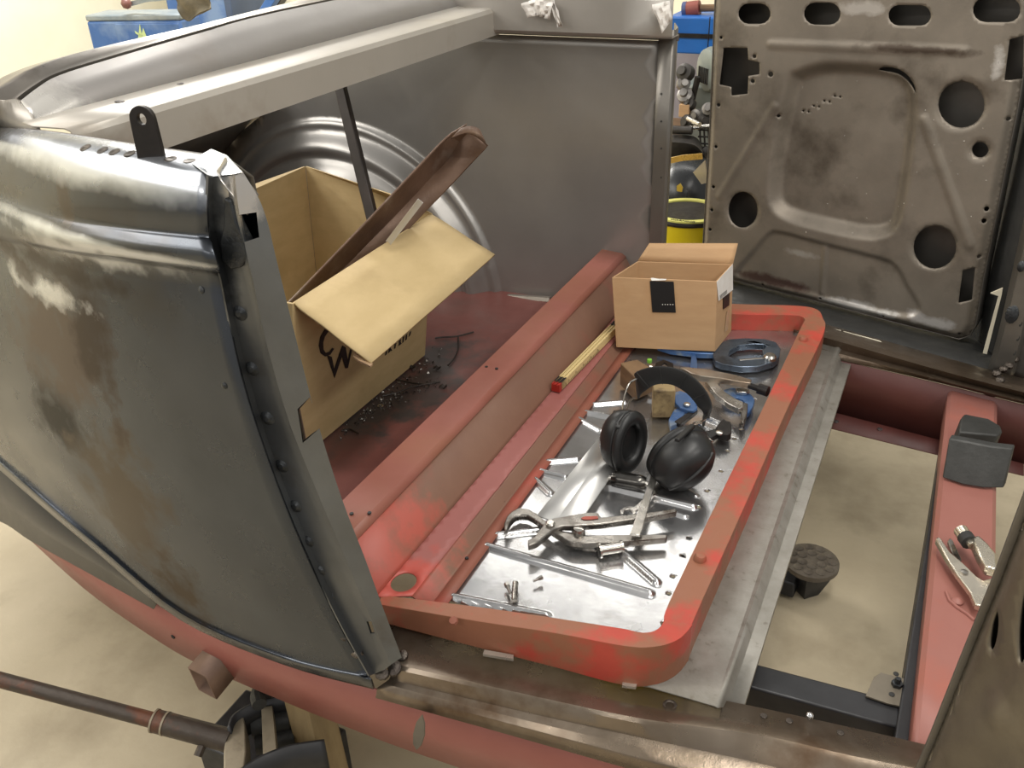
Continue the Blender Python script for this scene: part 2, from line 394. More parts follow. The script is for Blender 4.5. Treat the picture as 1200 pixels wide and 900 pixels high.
# B pillar -----------------------------------------------------------
def prow(pts, yy): return cr([on(x, y, 'y', yy+.0*i) for i, (x, y) in enumerate(pts)], 4)
pA = [(243,206),(242,245),(247,290),(258,327),(273,400),(302,503),(333,587),(362,655),(395,725),(432,792)]
pB = [(250,208),(249,246),(256,290),(267,327),(281,400),(309,501),(340,585),(369,652),(402,722),(439,789)]
pC = [(268,206),(271,250),(281,300),(290,335),(304,400),(331,497),(361,577),(390,646),(420,712),(451,784)]
pD = [(276,205),(281,246),(290,296),(298,330),(313,400),(340,494),(371,572),(400,641),(428,706),(459,778)]
pE = [(284,203),(302,232),(313,262),(322,300),(343,385),(370,490),(400,585),(426,652),(449,715),(470,770)]
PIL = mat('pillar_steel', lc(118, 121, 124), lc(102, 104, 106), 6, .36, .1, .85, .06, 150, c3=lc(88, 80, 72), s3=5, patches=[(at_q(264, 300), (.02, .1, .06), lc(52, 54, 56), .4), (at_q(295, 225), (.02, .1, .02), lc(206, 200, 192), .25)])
R_ = [prow(pA, .603), prow(pB, .612), prow(pC, .614), prow(pD, .606), prow(pE, .612)]
inner = [p+V(-.055, .042, 0) for p in R_[-1]]; inner2 = [p+V(-.085, .055, 0) for p in R_[-1]]; inner3 = [p+V(-.05, .03, 0) for p in R_[0]]
pil = loft('pillar', R_+[inner, inner2, inner3], PIL, car, ang=25)
md = pil.modifiers.new('thick', 'SOLIDIFY'); md.thickness = .0025; md.offset = 0
def hole8(px4, ax, v, dep):
    a = [on(x, y, ax, v) for x, y in px4]; d = Vector(dep); return [p-d for p in a]+[p+d for p in a]
cutbox(pil, [hole8([(284,250),(300,249),(304,278),(290,282)], 'y', .609, (0, .022, 0)), hole8([(349,480),(363,466),(376,500),(355,518)], 'y', .63, tuple(ray(360, 492)*.06)), hole8([(429,729),(437,726),(440,741),(433,744)], 'y', .609, (0, .02, 0))])
mesh('pillar_cap', [r[0]+V(0, 0, .001) for r in R_+[inner, inner2, inner3]], [tuple(range(len(R_)+3))], PIL, pil)
pil['label'] = 'bare steel door pillar with a column of rivet spots'
# rivet column
riv = [(258,244),(282,366),(296,431),(314,489),(331,545),(347,592),(362,633),(376,667),(388,698),(401,727),(412,748)]
for i, (x, y) in enumerate(riv):
    if i == 0: continue
    p = on(x, y, 'y', .6125); lathe('rivet', [(.0088, -.002), (.0088, .0008), (.0055, .0025), (.0035, .0045), (.0004, .005)], DARKHOLE, pil, frame_at(p, (.1, -1, .1)), n=12)
# dark welded teardrop patch at the pillar head
tp = [(262,232),(270,235),(277,262),(287,282),(290,300),(282,314),(270,316),(259,305),(257,285),(262,262)]
prism('weld_patch', [on(x, y, 'y', .606) for x, y in tp], V(0, .012, 0), DARKHOLE, pil, bevel=.002)
# bright folded corner at the pillar head
hexa('corner_gusset', [on(262,183,'y',.64), on(268,184,'y',.66), on(304,228,'y',.665), on(298,226,'y',.645), on(252,200,'y',.612), on(258,212,'y',.607), on(290,254,'y',.607), on(284,240,'y',.607)], mat('polished_corner', lc(206, 202, 196), lc(178, 173, 166), 12, .25, .08, .9, .08), pil, bevel=.003)
# weld lumps where pillar meets sill
WELD = mat('weld_bead', lc(96, 88, 80), lc(60, 54, 50), 50, .35, .1, .8, .6, 260)
for x, y, r in ((471,768,.008),(462,783,.010),(447,789,.008),(418,764,.007),(404,745,.006)):
    p = on(x, y, 'z', .572) if x > 440 else on(x, y, 'y', .61)
    lathe('weld_bead', [(r, -.003), (r*.95, .0005), (r*.6, .0025), (r*.1, .003)], WELD, pil, frame_at(p, (random.uniform(-.4, .4), -.4, 1)), n=9, sx=random.uniform(.8, 1.9))

# near sill ----------------------------------------------------------
S = [([(448,729),(600,768),(750,804),(850,821),(1000,853),(1100,876),(1300,922)], ZS-.004),
     ([(462,778),(600,810),(730,838),(800,849),(900,863),(1000,886),(1150,915)], ZS+.003),
     ([(461,784),(600,815),(730,844),(800,855),(900,871),(1000,896),(1150,928)], ZS-.001),
     ([(456,796),(600,831),(730,860),(800,875),(900,897),(1000,925),(1150,960)], ZS-.018),
     ([(449,801),(600,840),(730,871),(800,887),(900,912),(1000,940),(1150,980)], ZS-.020),
     ([(442,806),(560,838),(730,883),(800,901),(900,927),(1000,957),(1150,1000)], ZS-.026),
     ([(440,818),(560,851),(730,899),(800,918),(900,946),(1000,978),(1150,1020)], ZS-.040)]
srows = []
for pts, z in S: srows.append(cr([on(x, y, 'z', z) for x, y in pts], 5))
sill = loft('sill', srows, SILL, car, thick=.003, ang=22)
sill['label'] = 'brownish bare steel sill with two folded ridges'
lathe('grommet', [(.0085, -.004), (.0085, .001), (.006, .0018), (.0048, .001), (.0046, -.003), (.0003, -.003)], WELD, sill, frame_at(on(785, 827, 'z', ZS-.002), (0, 0, 1)), n=16)
for x, y in ((895,839),(925,845),(985,859)):
    lathe('weld_spot', [(.004, -.002), (.004, .001), (.002, .0015), (.0003, .001)], SPOT, sill, frame_at(on(x, y, 'z', ZS-.002), (0, 0, 1)), n=10)
lathe('rivet', [(.004, -.002), (.004, .002), (.002, .004), (.0003, .0045)], PAN, sill, frame_at(on(949, 839, 'z', ZS-.002), (0, 0, 1)), n=10)
# little shims showing under the red frame
for quad in ([(568,764),(602,770),(602,775),(566,769)], [(730,798),(747,802),(745,808),(729,806)]):
    prism('shim', [on(x, y, 'z', ZS+.002) for x, y in quad], V(0, 0, .004), mat('shim_zinc', lc(214, 208, 196), None, 8, .3, .1, .7), sill)

# front cross strip ----------------------------------------------------
def yline(x, z, y0, y1, n=6): return [V(x, y0+(y1-y0)*i/n, z) for i in range(n+1)]
a0, a1 = on(777, 812, 'z', .568), on(837, 827, 'z', .57)
strip_rows = []
for (nx, ny), (fx, fy), z in (((745,800),(925,392),.567),((837,827),(979,404),.568),((841,829),(983,406),.571),((845,829),(986,408),.567),((853,829),(990,414),.556),((871,830),(998,424),.556),((871,834),(998,427),.548)):
    strip_rows.append(lin([on(nx, ny, 'z', z), on(fx, fy, 'z', z)], 6))
st = loft('cross_strip', strip_rows, PLATE, car, thick=.002, ang=15)
st['label'] = 'plain grey steel cross strip with folded ridge'

# far sill -------------------------------------------------------------
F = [([(925,368),(968,380),(1083,412),(1170,436),(1265,460)], .556),
     ([(930,383),(965,390),(1080,422),(1165,445),(1260,468)], .575),
     ([(930,387),(968,396),(1080,428),(1165,451),(1260,475)], .584),
     ([(935,396),(975,407),(1080,435),(1165,457),(1260,480)], .566),
     ([(935,402),(978,413),(1080,440),(1165,462),(1260,485)], .568),
     ([(940,412),(994,424),(1110,451),(1185,470),(1290,495)], .560)]
frows = [cr([on(x, y, 'z', z) for x, y in pts], 4) for pts, z in F]
fs_ = loft('sill', frows, mat('far_sill_steel', lc(112, 98, 84), lc(88, 74, 60), 10, .36, .1, .7, .25, 140, c3=lc(150, 138, 122), s3=26, t3=(.58, .7)), car, thick=.003, ang=22)
# inner far wall below the sill, dark red with a flange
wtop = [p+V(0, 0, -.002) for p in frows[-1]]
wbot = [V(p.x, p.y+.02, .43) for p in wtop]
SHADER = mat('shaded_red_wall', lc(84, 42, 37), lc(74, 36, 32), 5, .55, .1, 0, .05)  # red taken darker to stand in for the shade below the sill
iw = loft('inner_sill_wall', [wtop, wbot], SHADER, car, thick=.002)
fl0 = [on(x, y, 'z', .43) for x, y in ((955,477),(983,483),(1107,514),(1200,536))]
fl1 = [on(x, y, 'z', .43) for x, y in ((955,495),(972,501),(1105,534),(1200,557))]
far_edge = [V(p.x, p.y+.16, .43) for p in fl0]
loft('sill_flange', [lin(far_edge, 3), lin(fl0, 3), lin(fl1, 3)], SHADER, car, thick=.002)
for x, y in ((980, 494), (1031, 503)):
    lathe('rivet', [(.005, -.001), (.005, .001), (.002, .002), (.0003, .002)], PAN, iw, frame_at(on(x, y, 'z', .432), (0, 0, 1)), n=10)

# red rail on the right --------------------------------------------------
zr = .55
L0, L1 = on(1112, 455, 'z', zr), on(1068, 880, 'z', zr)
rw = .082
rp = []
for p in lin([L0, L1], 8):
    rp.append([V(p.x, p.y, zr-.06), V(p.x, p.y, zr-.006), V(p.x+.006, p.y, zr), V(p.x+rw-.006, p.y, zr), V(p.x+rw, p.y, zr-.006), V(p.x+rw, p.y, zr-.06)])
rail = loft('floor_rail', rp, mat('pink_primer_rail', lc(150, 98, 88), lc(142, 90, 80), 5, .5, .1, 0, .06, c3=lc(160, 92, 76), s3=5), car, thick=.002, ang=40)
rail['label'] = 'pink red primed floor rail running across the opening'
# pressed teardrop ring on the rail
ring = [(1110,700),(1108,693),(1114,692),(1122,698),(1130,703),(1138,712),(1128,710),(1116,705)]
tube('pressed_bead', [on(x, y, 'z', zr+.001) for x, y in [(1109,694),(1113,704),(1122,712),(1133,719),(1142,727)]], .0025, rail.data.materials[0], rail, n=8)
lathe('stud', [(.0075, -.002), (.0075, .002), (.004, .005), (.0005, .006)], rail.data.materials[0], rail, frame_at(on(1122, 705, 'z', zr+.001), (0, 0, 1)), n=12)

# black square tube brace below the opening ---------------------------------
zt = .50
t0, t1 = on(880, 776, 'z', zt), on(1043, 819, 'z', zt)
d = (t1-t0).normalized(); up = V(0, 0, 1); sd = d.cross(up).normalized()
def sqtube(name, a, b, wdt, hgt, M, parent, below=True):
    pa = [a+V(0, 0, -hgt/2), b+V(0, 0, -hgt/2)]
    return bev(sweep(name, pa, rectp(wdt, hgt), M, parent, up=(0, 0, 1)), .003)
off = V(-d.y, d.x, 0)*-.021
sqtube('brace_tube', t0-d*.15+off, t1+d*.012+off, .042, .045, BLACKP, car)
ya, yb = on(1058, 865, 'z', zt+.01), on(1095, 645, 'z', zt+.01)
sqtube('brace_tube', V(ya.x+.012, ya.y-.016, zt+.008), V(yb.x+.018, 1.62, zt+.008), .042, .05, BLACKP, car)
# grey bracket lying at the tube corner
bp_ = [(1032,790),(1060,797),(1066,832),(1040,826),(1014,817),(1024,795)]
br = prism('bracket_plate', [on(x, y, 'z', zt+.002) for x, y in bp_], V(0, 0, .003), mat('bracket_grey', lc(126, 118, 104), None, 20, .5, .1, .5), car, bevel=.0005)
lathe('bolt', [(.007, 0), (.007, .005), (.0035, .005), (.0035, .012), (.0004, .012)], DARKHOLE, br, frame_at(on(1051, 803, 'z', zt+.005), (0, 0, 1)), n=6)
for x, y in ((1050, 790), (1045, 814)):
    lathe('rivet', [(.0035, 0), (.0035, .001), (.0004, .0012)], RUBBER, br, frame_at(on(x, y, 'z', zt+.005), (0, 0, 1)), n=10)

# trunk floor and hump ------------------------------------------------------
floor_h = lambda P: .004*sstep(.012, .006, np.abs(P[:, 1]-1.56)) + .004*sstep(.012, .006, np.abs(P[:, 0]+.78))
tf = relief('trunk_floor', [(-1.9, .95), (-1.3, .80), (-.95, .72), (-.6, .69), (-.6, 1.80), (-1.9, 1.80)], [], floor_h, .02, Matrix.Translation((0, 0, .535)),
   mat('dull_red_floor_greasy', lc(118, 72, 66), lc(106, 62, 56), 6, .5, .12, 0, .08, 90, c3=lc(92, 66, 60), s3=3.2, t3=(.5, .66),
       patches=[(tuple(on(480, 455, 'z', .535)), (.10, .2, .1), lc(70, 62, 60), .45), (tuple(on(440, 480, 'z', .535)), (.09, .07, .1), lc(62, 56, 54), .5), (tuple(on(505, 420, 'z', .535)), (.05, .10, .1), lc(62, 56, 54), .5)]), car, thick=.002)
tf['label'] = 'dull red trunk floor with grease stains'
ZL = .600
x3 = on(468, 668, 'z', ZL).x; x4 = on(483, 698, 'z', ZL-.002).x
HP = [(-.665, .537), (-.652, .66), (-.645, .674), (-.60, .671), (-.590, .664), (x3-.004, ZL+.004), (x3, ZL), (x4-.005, ZL-.001), (x4, ZL-.003), (on(502, 702, 'z', .5845).x, .5845), (on(505, 702, 'z', .584).x, .584), (-.478, .5832)]
def hump(name, i0, i1, M):
    hr = []
    for x, z in HP[i0:i1]: hr.append([V(x-(.012*(y-1.2) if x > -.52 else 0), y, z) for y in np.linspace(.698 if x < -.53 else .722, 1.785, 13)])
    return loft(name, hr, M, car, thick=.002, ang=22)
hump('hump_crown', 0, 5, mat('hump_top_primer', lc(152, 94, 82), lc(142, 86, 72), 7, .5, .1, 0, .08, c3=lc(146, 96, 74), s3=4, t3=(.45, .65)))
HF = mat('hump_front_dusty', lc(126, 92, 74), lc(116, 82, 66), 6, .55, .1, 0, .1, 130, c3=lc(164, 84, 72), s3=3, t3=(.5, .7), patches=[((-.57, .75, .63), (.1, .11, .1), lc(176, 84, 70), .5)])
hump('hump_face', 4, 7, HF)
# ledge carries a real round hole near the near end
lm = mat('ledge_primer', lc(160, 100, 94), lc(150, 92, 86), 6, .5, .1, 0, .08, c3=lc(150, 90, 76), s3=5, patches=[((-.53, .73, .61), (.08, .07, .1), lc(186, 84, 72), .5)])
hc = on(473, 682, 'z', ZL)
hp = circle2(hc.x, hc.y, .0165, 24, ry=.019)
relief('hump_ledge', [(x3-.004, .700), (x4+.001, .722), (x4+.001-.006, 1.785), (x3-.004, 1.785)], [[(min(max(x, x3-.002), x4-.002), y) for x, y in hp]], lambda P: np.zeros(len(P)), .012, Matrix.Translation((0, 0, ZL)), lm, car, thick=.002)
hump('hump_skirt', 7, 11, HF)
hump('hump_flange', 10, 12, DUSTRED)
for x, y in ((412,602),(433,601),(570,430),(582,432)): lathe('rivet', [(.0028, -.001), (.0028, .001), (.0003, .0012)], RUBBER, tf, frame_at(on(x, y, 'z', .675), (0, 0, 1)), n=8)
for x, y in ((547,654),(590,588),(635,524),(667,482),(686,458)): lathe('rivet', [(.0025, -.001), (.0025, .001), (.0003, .0012)], RUBBER, tf, frame_at(on(x, y, 'z', .585), (0, 0, 1)), n=8)

# red seat frame ------------------------------------------------------------
fb = [(446,729),(560,759),(650,782),(730,803),(765,803),(790,793),(806,775),(815,752),(880,600),(920,505),(961,417)]
ft = [(446,710),(560,728),(650,741),(738,755),(763,757),(782,750),(797,735),(807,710),(850,600),(905,480),(950,390)]
fi = [(447,697),(560,711),(650,724),(727,736),(752,741),(769,738),(778,727),(784,706),(833,603),(893,480),(940,381)]
st_ = []; ZF = [.598, .612, .624, .631, .630, .627, .624, .622, .618, .616, .614]
for b, t, i in zip(fb, ft, fi):
    B = on(*b, 'z', ZS+.001); T = V(B.x, B.y, ZF[len(st_)]); I = on(*i, 'z', T.z+.001); st_.append((B, T, I, V(I.x, I.y, .575)))
zT = st_[-1][1].z
for t, i in (((964,372),(944,377)), ((956,362),(940,371)), ((930,358),(924,369)), ((860,356),(862,368)), ((770,350),(772,362))):
    T = on(*t, 'z', zT); I = on(*i, 'z', zT); st_.append((V(T.x, T.y, ZS), T, I, V(I.x, I.y, .575)))
cols = [cr([s[k] for s in st_], 5) for k in range(4)]
frame = loft('seat_frame', [[cols[k][j] for k in range(4)] for j in range(len(cols[0]))], REDFRAME, car, closed=True, cap=True, ang=50)
bev(frame, .005, 3, 35)
frame['label'] = 'raised red primed seat frame with rounded corner'
print('frame z', [round(s[1].z, 3) for s in st_])
for x, y, s in ((820,653,9), (941,396,8)):
    i = min(range(len(cols[0])), key=lambda j: (cols[1][j].lerp(cols[2][j], .5)-onp(x, y, cols[1][j], V(0, 0, 1))).length)
    p = on(x, y+3, 'z', cols[1][i].z)
    lathe('stud', [(.0085, -.004), (.0085, .004), (.006, .008), (.0005, .009)], REDFRAME, frame, frame_at(p, (.1, 0, 1)), n=12)
for x, y in ((531,727),(686,752)):
    p = on(x, y, 'z', .615); lathe('dent', [(.006, -.003), (.005, .001), (.0005, .0015)], DUSTRED, frame, frame_at(p, (0, -.5, 1)), n=8)

# pressed seat pan ---------------------------------------------------------
ZP = .578
def g(p): q = on(*p, 'z', ZP); return (q.x, q.y)
ribs = [((571,641),(761,696),.006,.0065),((531,700),(640,722),.0055,.006),((729,648),(769,683),.0055,.007),((710,571),(812,595),.0055,.007),((696,475),(732,472),.005,.006),((687,484),(718,490),.005,.006),
 ((679,492),(704,506),.005,.006),((642,542),(676,539),.0055,.006),((634,553),(662,560),.005,.006),((628,563),(645,579),.005,.006),((583,628),(633,622),.0055,.0065),((829,491),(856,502),.005,.006),((820,500),(846,512),.005,.006),
 ((700,640),(735,632),.005,.006),((760,470),(800,480),.005,.006),((790,566),(815,582),.004,.004),((785,600),(803,606),.004,.004),((742,440),(775,432),.005,.006)]
ribs = [(g(a), g(b), wd, h) for a, b, wd, h in ribs]
def pan_h(P):
    H = np.zeros(len(P))
    for a, b, wd, h in ribs: H = np.maximum(H, h*sstep(wd*1.3, wd*.45, segd(P, a, b)))
    return H
extra = []
for a, b, wd, h in ribs:
    a, b = np.array(a), np.array(b); n = max(3, int(np.hypot(*(b-a))/.002)); dd = (b-a)/np.hypot(*(b-a)); nn = np.array((-dd[1], dd[0]))
    for k in range(-1, n+2):
        for s in (-1, -.62, -.25, 0, .25, .62, 1): extra.append(a+(b-a)*k/n+nn*wd*s)
ol = [g(p) for p in ((519,702),(724,405),(735,385),(948,388),(900,480),(840,603),(790,706),(784,735),(770,746),(725,738),(560,713))]
ph = [(777,730),(819,594),(829,575),(845,552),(853,528),(861,514),(868,503),(807,630),(800,651),(789,675),(784,695),(877,480),(884,468),(533,697)]
holes = [circle2(*g(p), .0032, 8) for p in ph]
def safe(h): return all(inpoly(np.array([h[0], h[4]]), ol)) 
pan = relief('seat_pan', ol, [h for h in holes if safe(h)], pan_h, .0030, Matrix.Translation((0, 0, ZP)), PAN, car, thick=.0015, ang=80)
pan['label'] = 'shiny ribbed sheet steel pan inside the red frame'

# rear shelf beam and back panel ---------------------------------------------
BEAM = mat('warm_grey_beam', lc(174, 168, 158), lc(166, 160, 150), 4, .42, .06, .25, .04, 160, c3=lc(152, 142, 128), s3=5)
by = np.linspace(.692, 1.84, 14)
prof = [(-.905, 1.122), (-.872, 1.122), (-.8715, 1.166), (-.876, 1.173), (-.885, 1.1755), (-.935, 1.174), (-.951, 1.177)]
bm_ = loft('shelf_beam', [[V(x, y, z) for y in by] for x, z in prof], BEAM, car, thick=.002, ang=25)
bm_['label'] = 'warm grey folded shelf beam spanning the body'
for x in (140, 210, 253, 286, 310, 332, 353, 380, 400, 425, 455):
    yy = 118-(x-130)*(80/270)+3; p = on(x, yy+1, 'z', 1.1745); lathe('weld_spot', [(.006, -.001), (.006, .0006), (.004, .001), (.0004, .0008)], SPOT, bm_, frame_at(p, (0, 0, 1)), n=10)
cre = [on(x, y, 'x', -.951) for x, y in ((44,148),(90,132),(130,118),(183,101),(290,73),(400,44))]+[V(-.951, 1.84, 1.176)]
upp = [on(x, y, 'x', -1.0) for x, y in ((24,118),(45,102),(70,88),(130,69),(230,40),(330,13))]+[V(-1.0, 1.84, 1.225)]
midp = [a.lerp(b, .5)+V(.001, 0, 0) for a, b in zip(cre, upp)]
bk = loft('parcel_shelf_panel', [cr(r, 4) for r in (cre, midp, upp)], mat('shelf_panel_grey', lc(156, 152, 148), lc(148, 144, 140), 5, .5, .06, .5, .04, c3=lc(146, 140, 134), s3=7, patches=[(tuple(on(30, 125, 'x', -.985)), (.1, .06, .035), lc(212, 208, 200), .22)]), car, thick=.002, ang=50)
def shift(ps, dx, dz): return [p+V(dx, 0, dz) for p in ps]
gap = [on(x, y, 'x', -1.012) for x, y in ((18,116),(40,100),(68,85),(130,65.5),(230,36.5),(330,10.5))]+[V(-1.012, 1.84, 1.226)]
rim = [on(x, y, 'x', -1.03) for x, y in ((-14,112),(14,97),(50,76),(110,57),(230,29.5),(330,5))]+[V(-1.03, 1.84, 1.24)]
rim2 = [on(x, y, 'x', -1.02) for x, y in ((3,122),(28,104),(60,84),(122,63),(230,34),(330,8.5))]+[V(-1.02, 1.84, 1.232)]
back = [p+V(-.06, 0, -.012) for p in rim]; back2 = [p+V(-.5, .03, -.30) for p in rim]; back3 = [p+V(-.95, .05, -.75) for p in rim]
loft('window_rim', [cr(r, 4) for r in (shift(gap, 0, -.03), gap, rim2, rim, back)], mat('rim_grey', lc(140, 134, 126), lc(124, 118, 110), 8, .36, .1, .8, .1, c3=lc(104, 96, 86), s3=9), car, thick=.002, ang=60, tocam=False)
loft('tail_skin', [cr(r, 4) for r in ([p+V(-.46, .03, -.27) for p in rim], [p+V(-.7, .04, -.46) for p in rim], back3)], STEEL_D, car, thick=.002, ang=60, tocam=False)  # opening ahead of it is unseen, shaped to let light onto the arch
loft('shelf_gap', [cr(r, 2) for r in (upp, shift(upp, -.004, -.012), shift(gap, 0, -.012))], RUBBER, car)
# corner skin joining the rim to the quarter panel
c1 = [on(x, y, 'x', -1.012) for x, y in ((-45,137),(-12,122),(6,117.5),(17,116),(25,117))]
c2 = [on(x, y, 'y', v) for x, y, v in ((-60,147,.765),(-20,150,.73),(6,152,.715),(26,153,.705),(48,154,.695))]
cm = [a.lerp(b, .5)+V(0, 0, .003) for a, b in zip(c1, c2)]
loft('corner_skin', [cr(r, 4) for r in (c1, cm, c2)], BEAM, car, thick=.002, ang=60)
# inner wall of the quarter, closing the cavity
nq0 = [p+V(0, .003, -.002) for p in rows[0]]; nq = [p+V(0, .035, -.03) for p in rows[0]]; nq2 = [V(p.x, p.y+.02, .54) for p in nq]
loft('quarter_lining', [nq0, nq, nq2], STEEL_D, car, thick=.002, tocam=False)

# far inner side panel with pressed wheel arch -----------------------------------
YF = 1.78
def h2(p): q = on(*p, 'y', YF); return (q.x, q.z)
cxz = (-1.335, .485); RO = .428
def arch_h(P):
    r = np.hypot(P[:, 0]-cxz[0], (P[:, 1]-cxz[1])*1.02)
    H = .012*sstep(RO+.012, RO-.004, r)*1.0
    H += .035*sstep(RO-.012, RO-.055, r)
    H -= .010*np.exp(-((r-(RO-.075))/.010)**2)
    H += .030*sstep(RO-.085, RO-.14, r)
    H += .004*np.exp(-((r-RO)/.006)**2)
    return H
Mf = Matrix(((1, 0, 0, 0), (0, 0, -1, YF), (0, 1, 0, 0), (0, 0, 0, 1)))
e2 = []
for r in np.arange(RO-.16, RO+.02, .006):
    for a in np.linspace(0, math.pi, 150): e2.append((cxz[0]+r*math.cos(a), cxz[1]+r*math.sin(a)))
far = relief('side_panel', [(-1.92, .5), (-.53, .5), (-.535, 1.118), (-1.02, 1.118), (-1.45, .97), (-1.85, .72)], [], arch_h, .03, Mf, STEEL_FAR, car, thick=.002, ang=80, extra=np.array(e2))
far['label'] = 'dark brushed inner side panel with pressed round wheel arch'
# rail above it, overhanging
tr = [h2((590, 35)), h2((775, 31))]
RAILM = mat('sill_rail_grey', lc(170, 165, 158), lc(160, 155, 148), 5, .42, .06, .6, .05)
loft('window_rail', [[V(x, y, z) for x in np.linspace(-1.0, -.50, 6)] for y, z in ((1.785, 1.118), (1.785, 1.128), (1.74, 1.128), (1.735, 1.134), (1.735, 1.195), (1.75, 1.205), (1.82, 1.207))], RAILM, car, thick=.002, ang=25)
post = loft('pillar', [[V(x, y, z) for z in (.5, .7, .9, 1.14)] for x, y in ((-.537, 1.785), (-.536, 1.772), (-.508, 1.768), (-.503, 1.772), (-.506, 1.80), (-.53, 1.86))], mat('far_post_grey', lc(122, 118, 112), lc(112, 108, 102), 6, .42, .08, .7, .05), car, thick=.002, ang=25)
for y in (110, 142, 174, 208): lathe('rivet', [(.0022, -.001), (.0022, .001), (.0003, .0012)], RUBBER, post, frame_at(on(775, y, 'y', 1.770), (0, -1, 0)), n=8)
# folded steel flange between arch and trunk floor
tube('floor_flange', [on(x, y, 'y', 1.765) for x, y in ((520,343),(560,347),(600,349),(645,352))], .009, STEEL_L, car, n=6)
# masking paper scraps stuck to the rail
PAPER = mat('masking_paper', lc(236, 232, 226), lc(216, 210, 202), 30, .7, .1, 0, .4)
def scrap(px4, yy, label):
    rr = random.Random(int(px4[0][0]*7+px4[0][1])); a, b, c, d_ = [on(x, y, 'y', yy) for x, y in px4]; R3 = []
    for i in range(7):
        u = i/6; R3.append([a.lerp(b, u).lerp(d_.lerp(c, u), v/5)+V(0, -.004-.010*rr.random(), 0) for v in range(6)])
    return tag(loft('paper_scrap', R3, PAPER, None, thick=.0006, ang=20), label, 'paper', 'paper scraps stuck to the far body rail')
scrap([(612,4),(640,-6),(648,14),(620,20)], 1.725, 'crumpled white paper scrap stuck near the shelf beam end')
scrap([(628,-4),(652,-4),(646,22),(630,18)], 1.722, 'shredded white paper strip hanging beside the crumpled scrap')
scrap([(646,0),(652,0),(661,30),(656,31)], 1.728, 'thin white paper sliver hanging down the grey rail')
scrap([(765,5),(786,0),(790,20),(778,38)], 1.726, 'crumpled white paper scrap on the top of the far pillar')
# ------------------------------------------------------------------ far door
dA = on(850, 340, 'y', 2.05); dB = on(1145, 410, 'y', 1.93)
dux = V(dB.x-dA.x, dB.y-dA.y, 0).normalized(); dn = V(dux.y, -dux.x, 0)   # towards the camera
if dn.y > 0: dn = -dn
MD = Matrix((dux, V(0, 0, 1), dn)).transposed().to_4x4(); MD.translation = V(dA.x, dA.y, 0); MDi = MD.inverted()
def duv(x, y): q = MDi @ onp(x, y, MD.translation, dn); return (q.x, q.y)
def dpoly(pts): return [duv(x, y) for x, y in pts]
def dcirc(x, y, rx, ry=None, n=24): return [duv(x+rx*math.cos(2*math.pi*i/n), y+(ry or rx)*math.sin(2*math.pi*i/n)) for i in range(n)]
def stad(x0, y0, x1, y1, n=8):
    r = (y1-y0)/2; cy = (y0+y1)/2
    return [duv(x1-r+r*math.cos(a), cy+r*math.sin(a)) for a in np.linspace(-math.pi/2, math.pi/2, n)]+[duv(x0+r+r*math.cos(a), cy+r*math.sin(a)) for a in np.linspace(math.pi/2, 3*math.pi/2, n)]
def c3(P, n=5): return [tuple(p.to_2d()) for p in cr([V(a, b, 0) for a, b in P], n, closed=True)]
dout = dpoly([(836,-60),(835,0),(829,150),(821,290),(812,318),(860,331),(950,354),(1050,381),(1100,394),(1122,400),(1134,396),(1141,384),(1150,330),(1165,255),(1190,130),(1208,20),(1215,-60)])
dh = [stad(865,4,903,28), stad(942,3,985,29), stad(1041,6,1091,30), stad(1140,-3,1196,26),
      dcirc(1126,123,27), dcirc(1148,176,9.5,9), dcirc(1095,290,25,25), dcirc(870,246,17,21),
      dpoly([(848,56),(876,56),(877,70),(890,73),(890,87),(877,89),(876,110),(857,112),(857,102),(843,99),(846,75)]),
      dpoly([(1128,317),(1143,313),(1139,352),(1123,355)]), dpoly([(1183,46),(1199,42),(1196,94),(1177,94)]),
      c3(dpoly([(1028,84),(1034,79),(1050,80),(1063,88),(1071,100),(1072,109),(1063,98),(1049,88)]), 3)]
small = [(845,44,1.8),(884,66,2.6),(882,95,2.6),(903,87,3.4),(842,123,2.2),(839,172,2),(836,219,2),(834,246,2),(832,269,2),(912,136,2),(1181,140,2.6),(1156,245,3.2),(1153,259,3.2),(1147,301,2.4),(892,335,1.8),(960,351,2),(1034,372,2),(1124,392,2)]
for i in range(8): small.append((936+i*6.2, 134-i*2.9+(2.5 if i % 2 else -1.5), 1.3))
dh += [dcirc(x, y, r, n=7) for x, y, r in small]
recess = c3(dpoly([(924,100),(936,86),(965,78),(1010,79),(1045,84),(1064,96),(1070,120),(1066,170),(1058,230),(1050,262),(1036,274),(1010,276),(960,266),(925,256),(908,244),(903,225),(908,180)]), 4)
lowpan = c3(dpoly([(862,318),(880,296),(900,274),(915,272),(960,284),(1030,302),(1050,312),(1064,336),(1078,362),(1060,372),(1000,360),(920,340),(868,328)]), 3)
def dseg(a, b): return duv(*a), duv(*b)
dribs = [(*dseg((908,125),(843,230)), .011, .0035), (*dseg((1083,140),(1136,287)), .012, .0035), (*dseg((903,52),(1130,60)), .011, .003), (*dseg((966,290),(962,345)), .007, .005)]
doutb = dpoly([(836,-60),(835,0),(829,150),(821,290),(812,318),(860,331),(950,354),(1050,381),(1100,394),(1122,400),(1134,396),(1141,384),(1150,330),(1165,255),(1190,130),(1208,20),(1215,-60)])
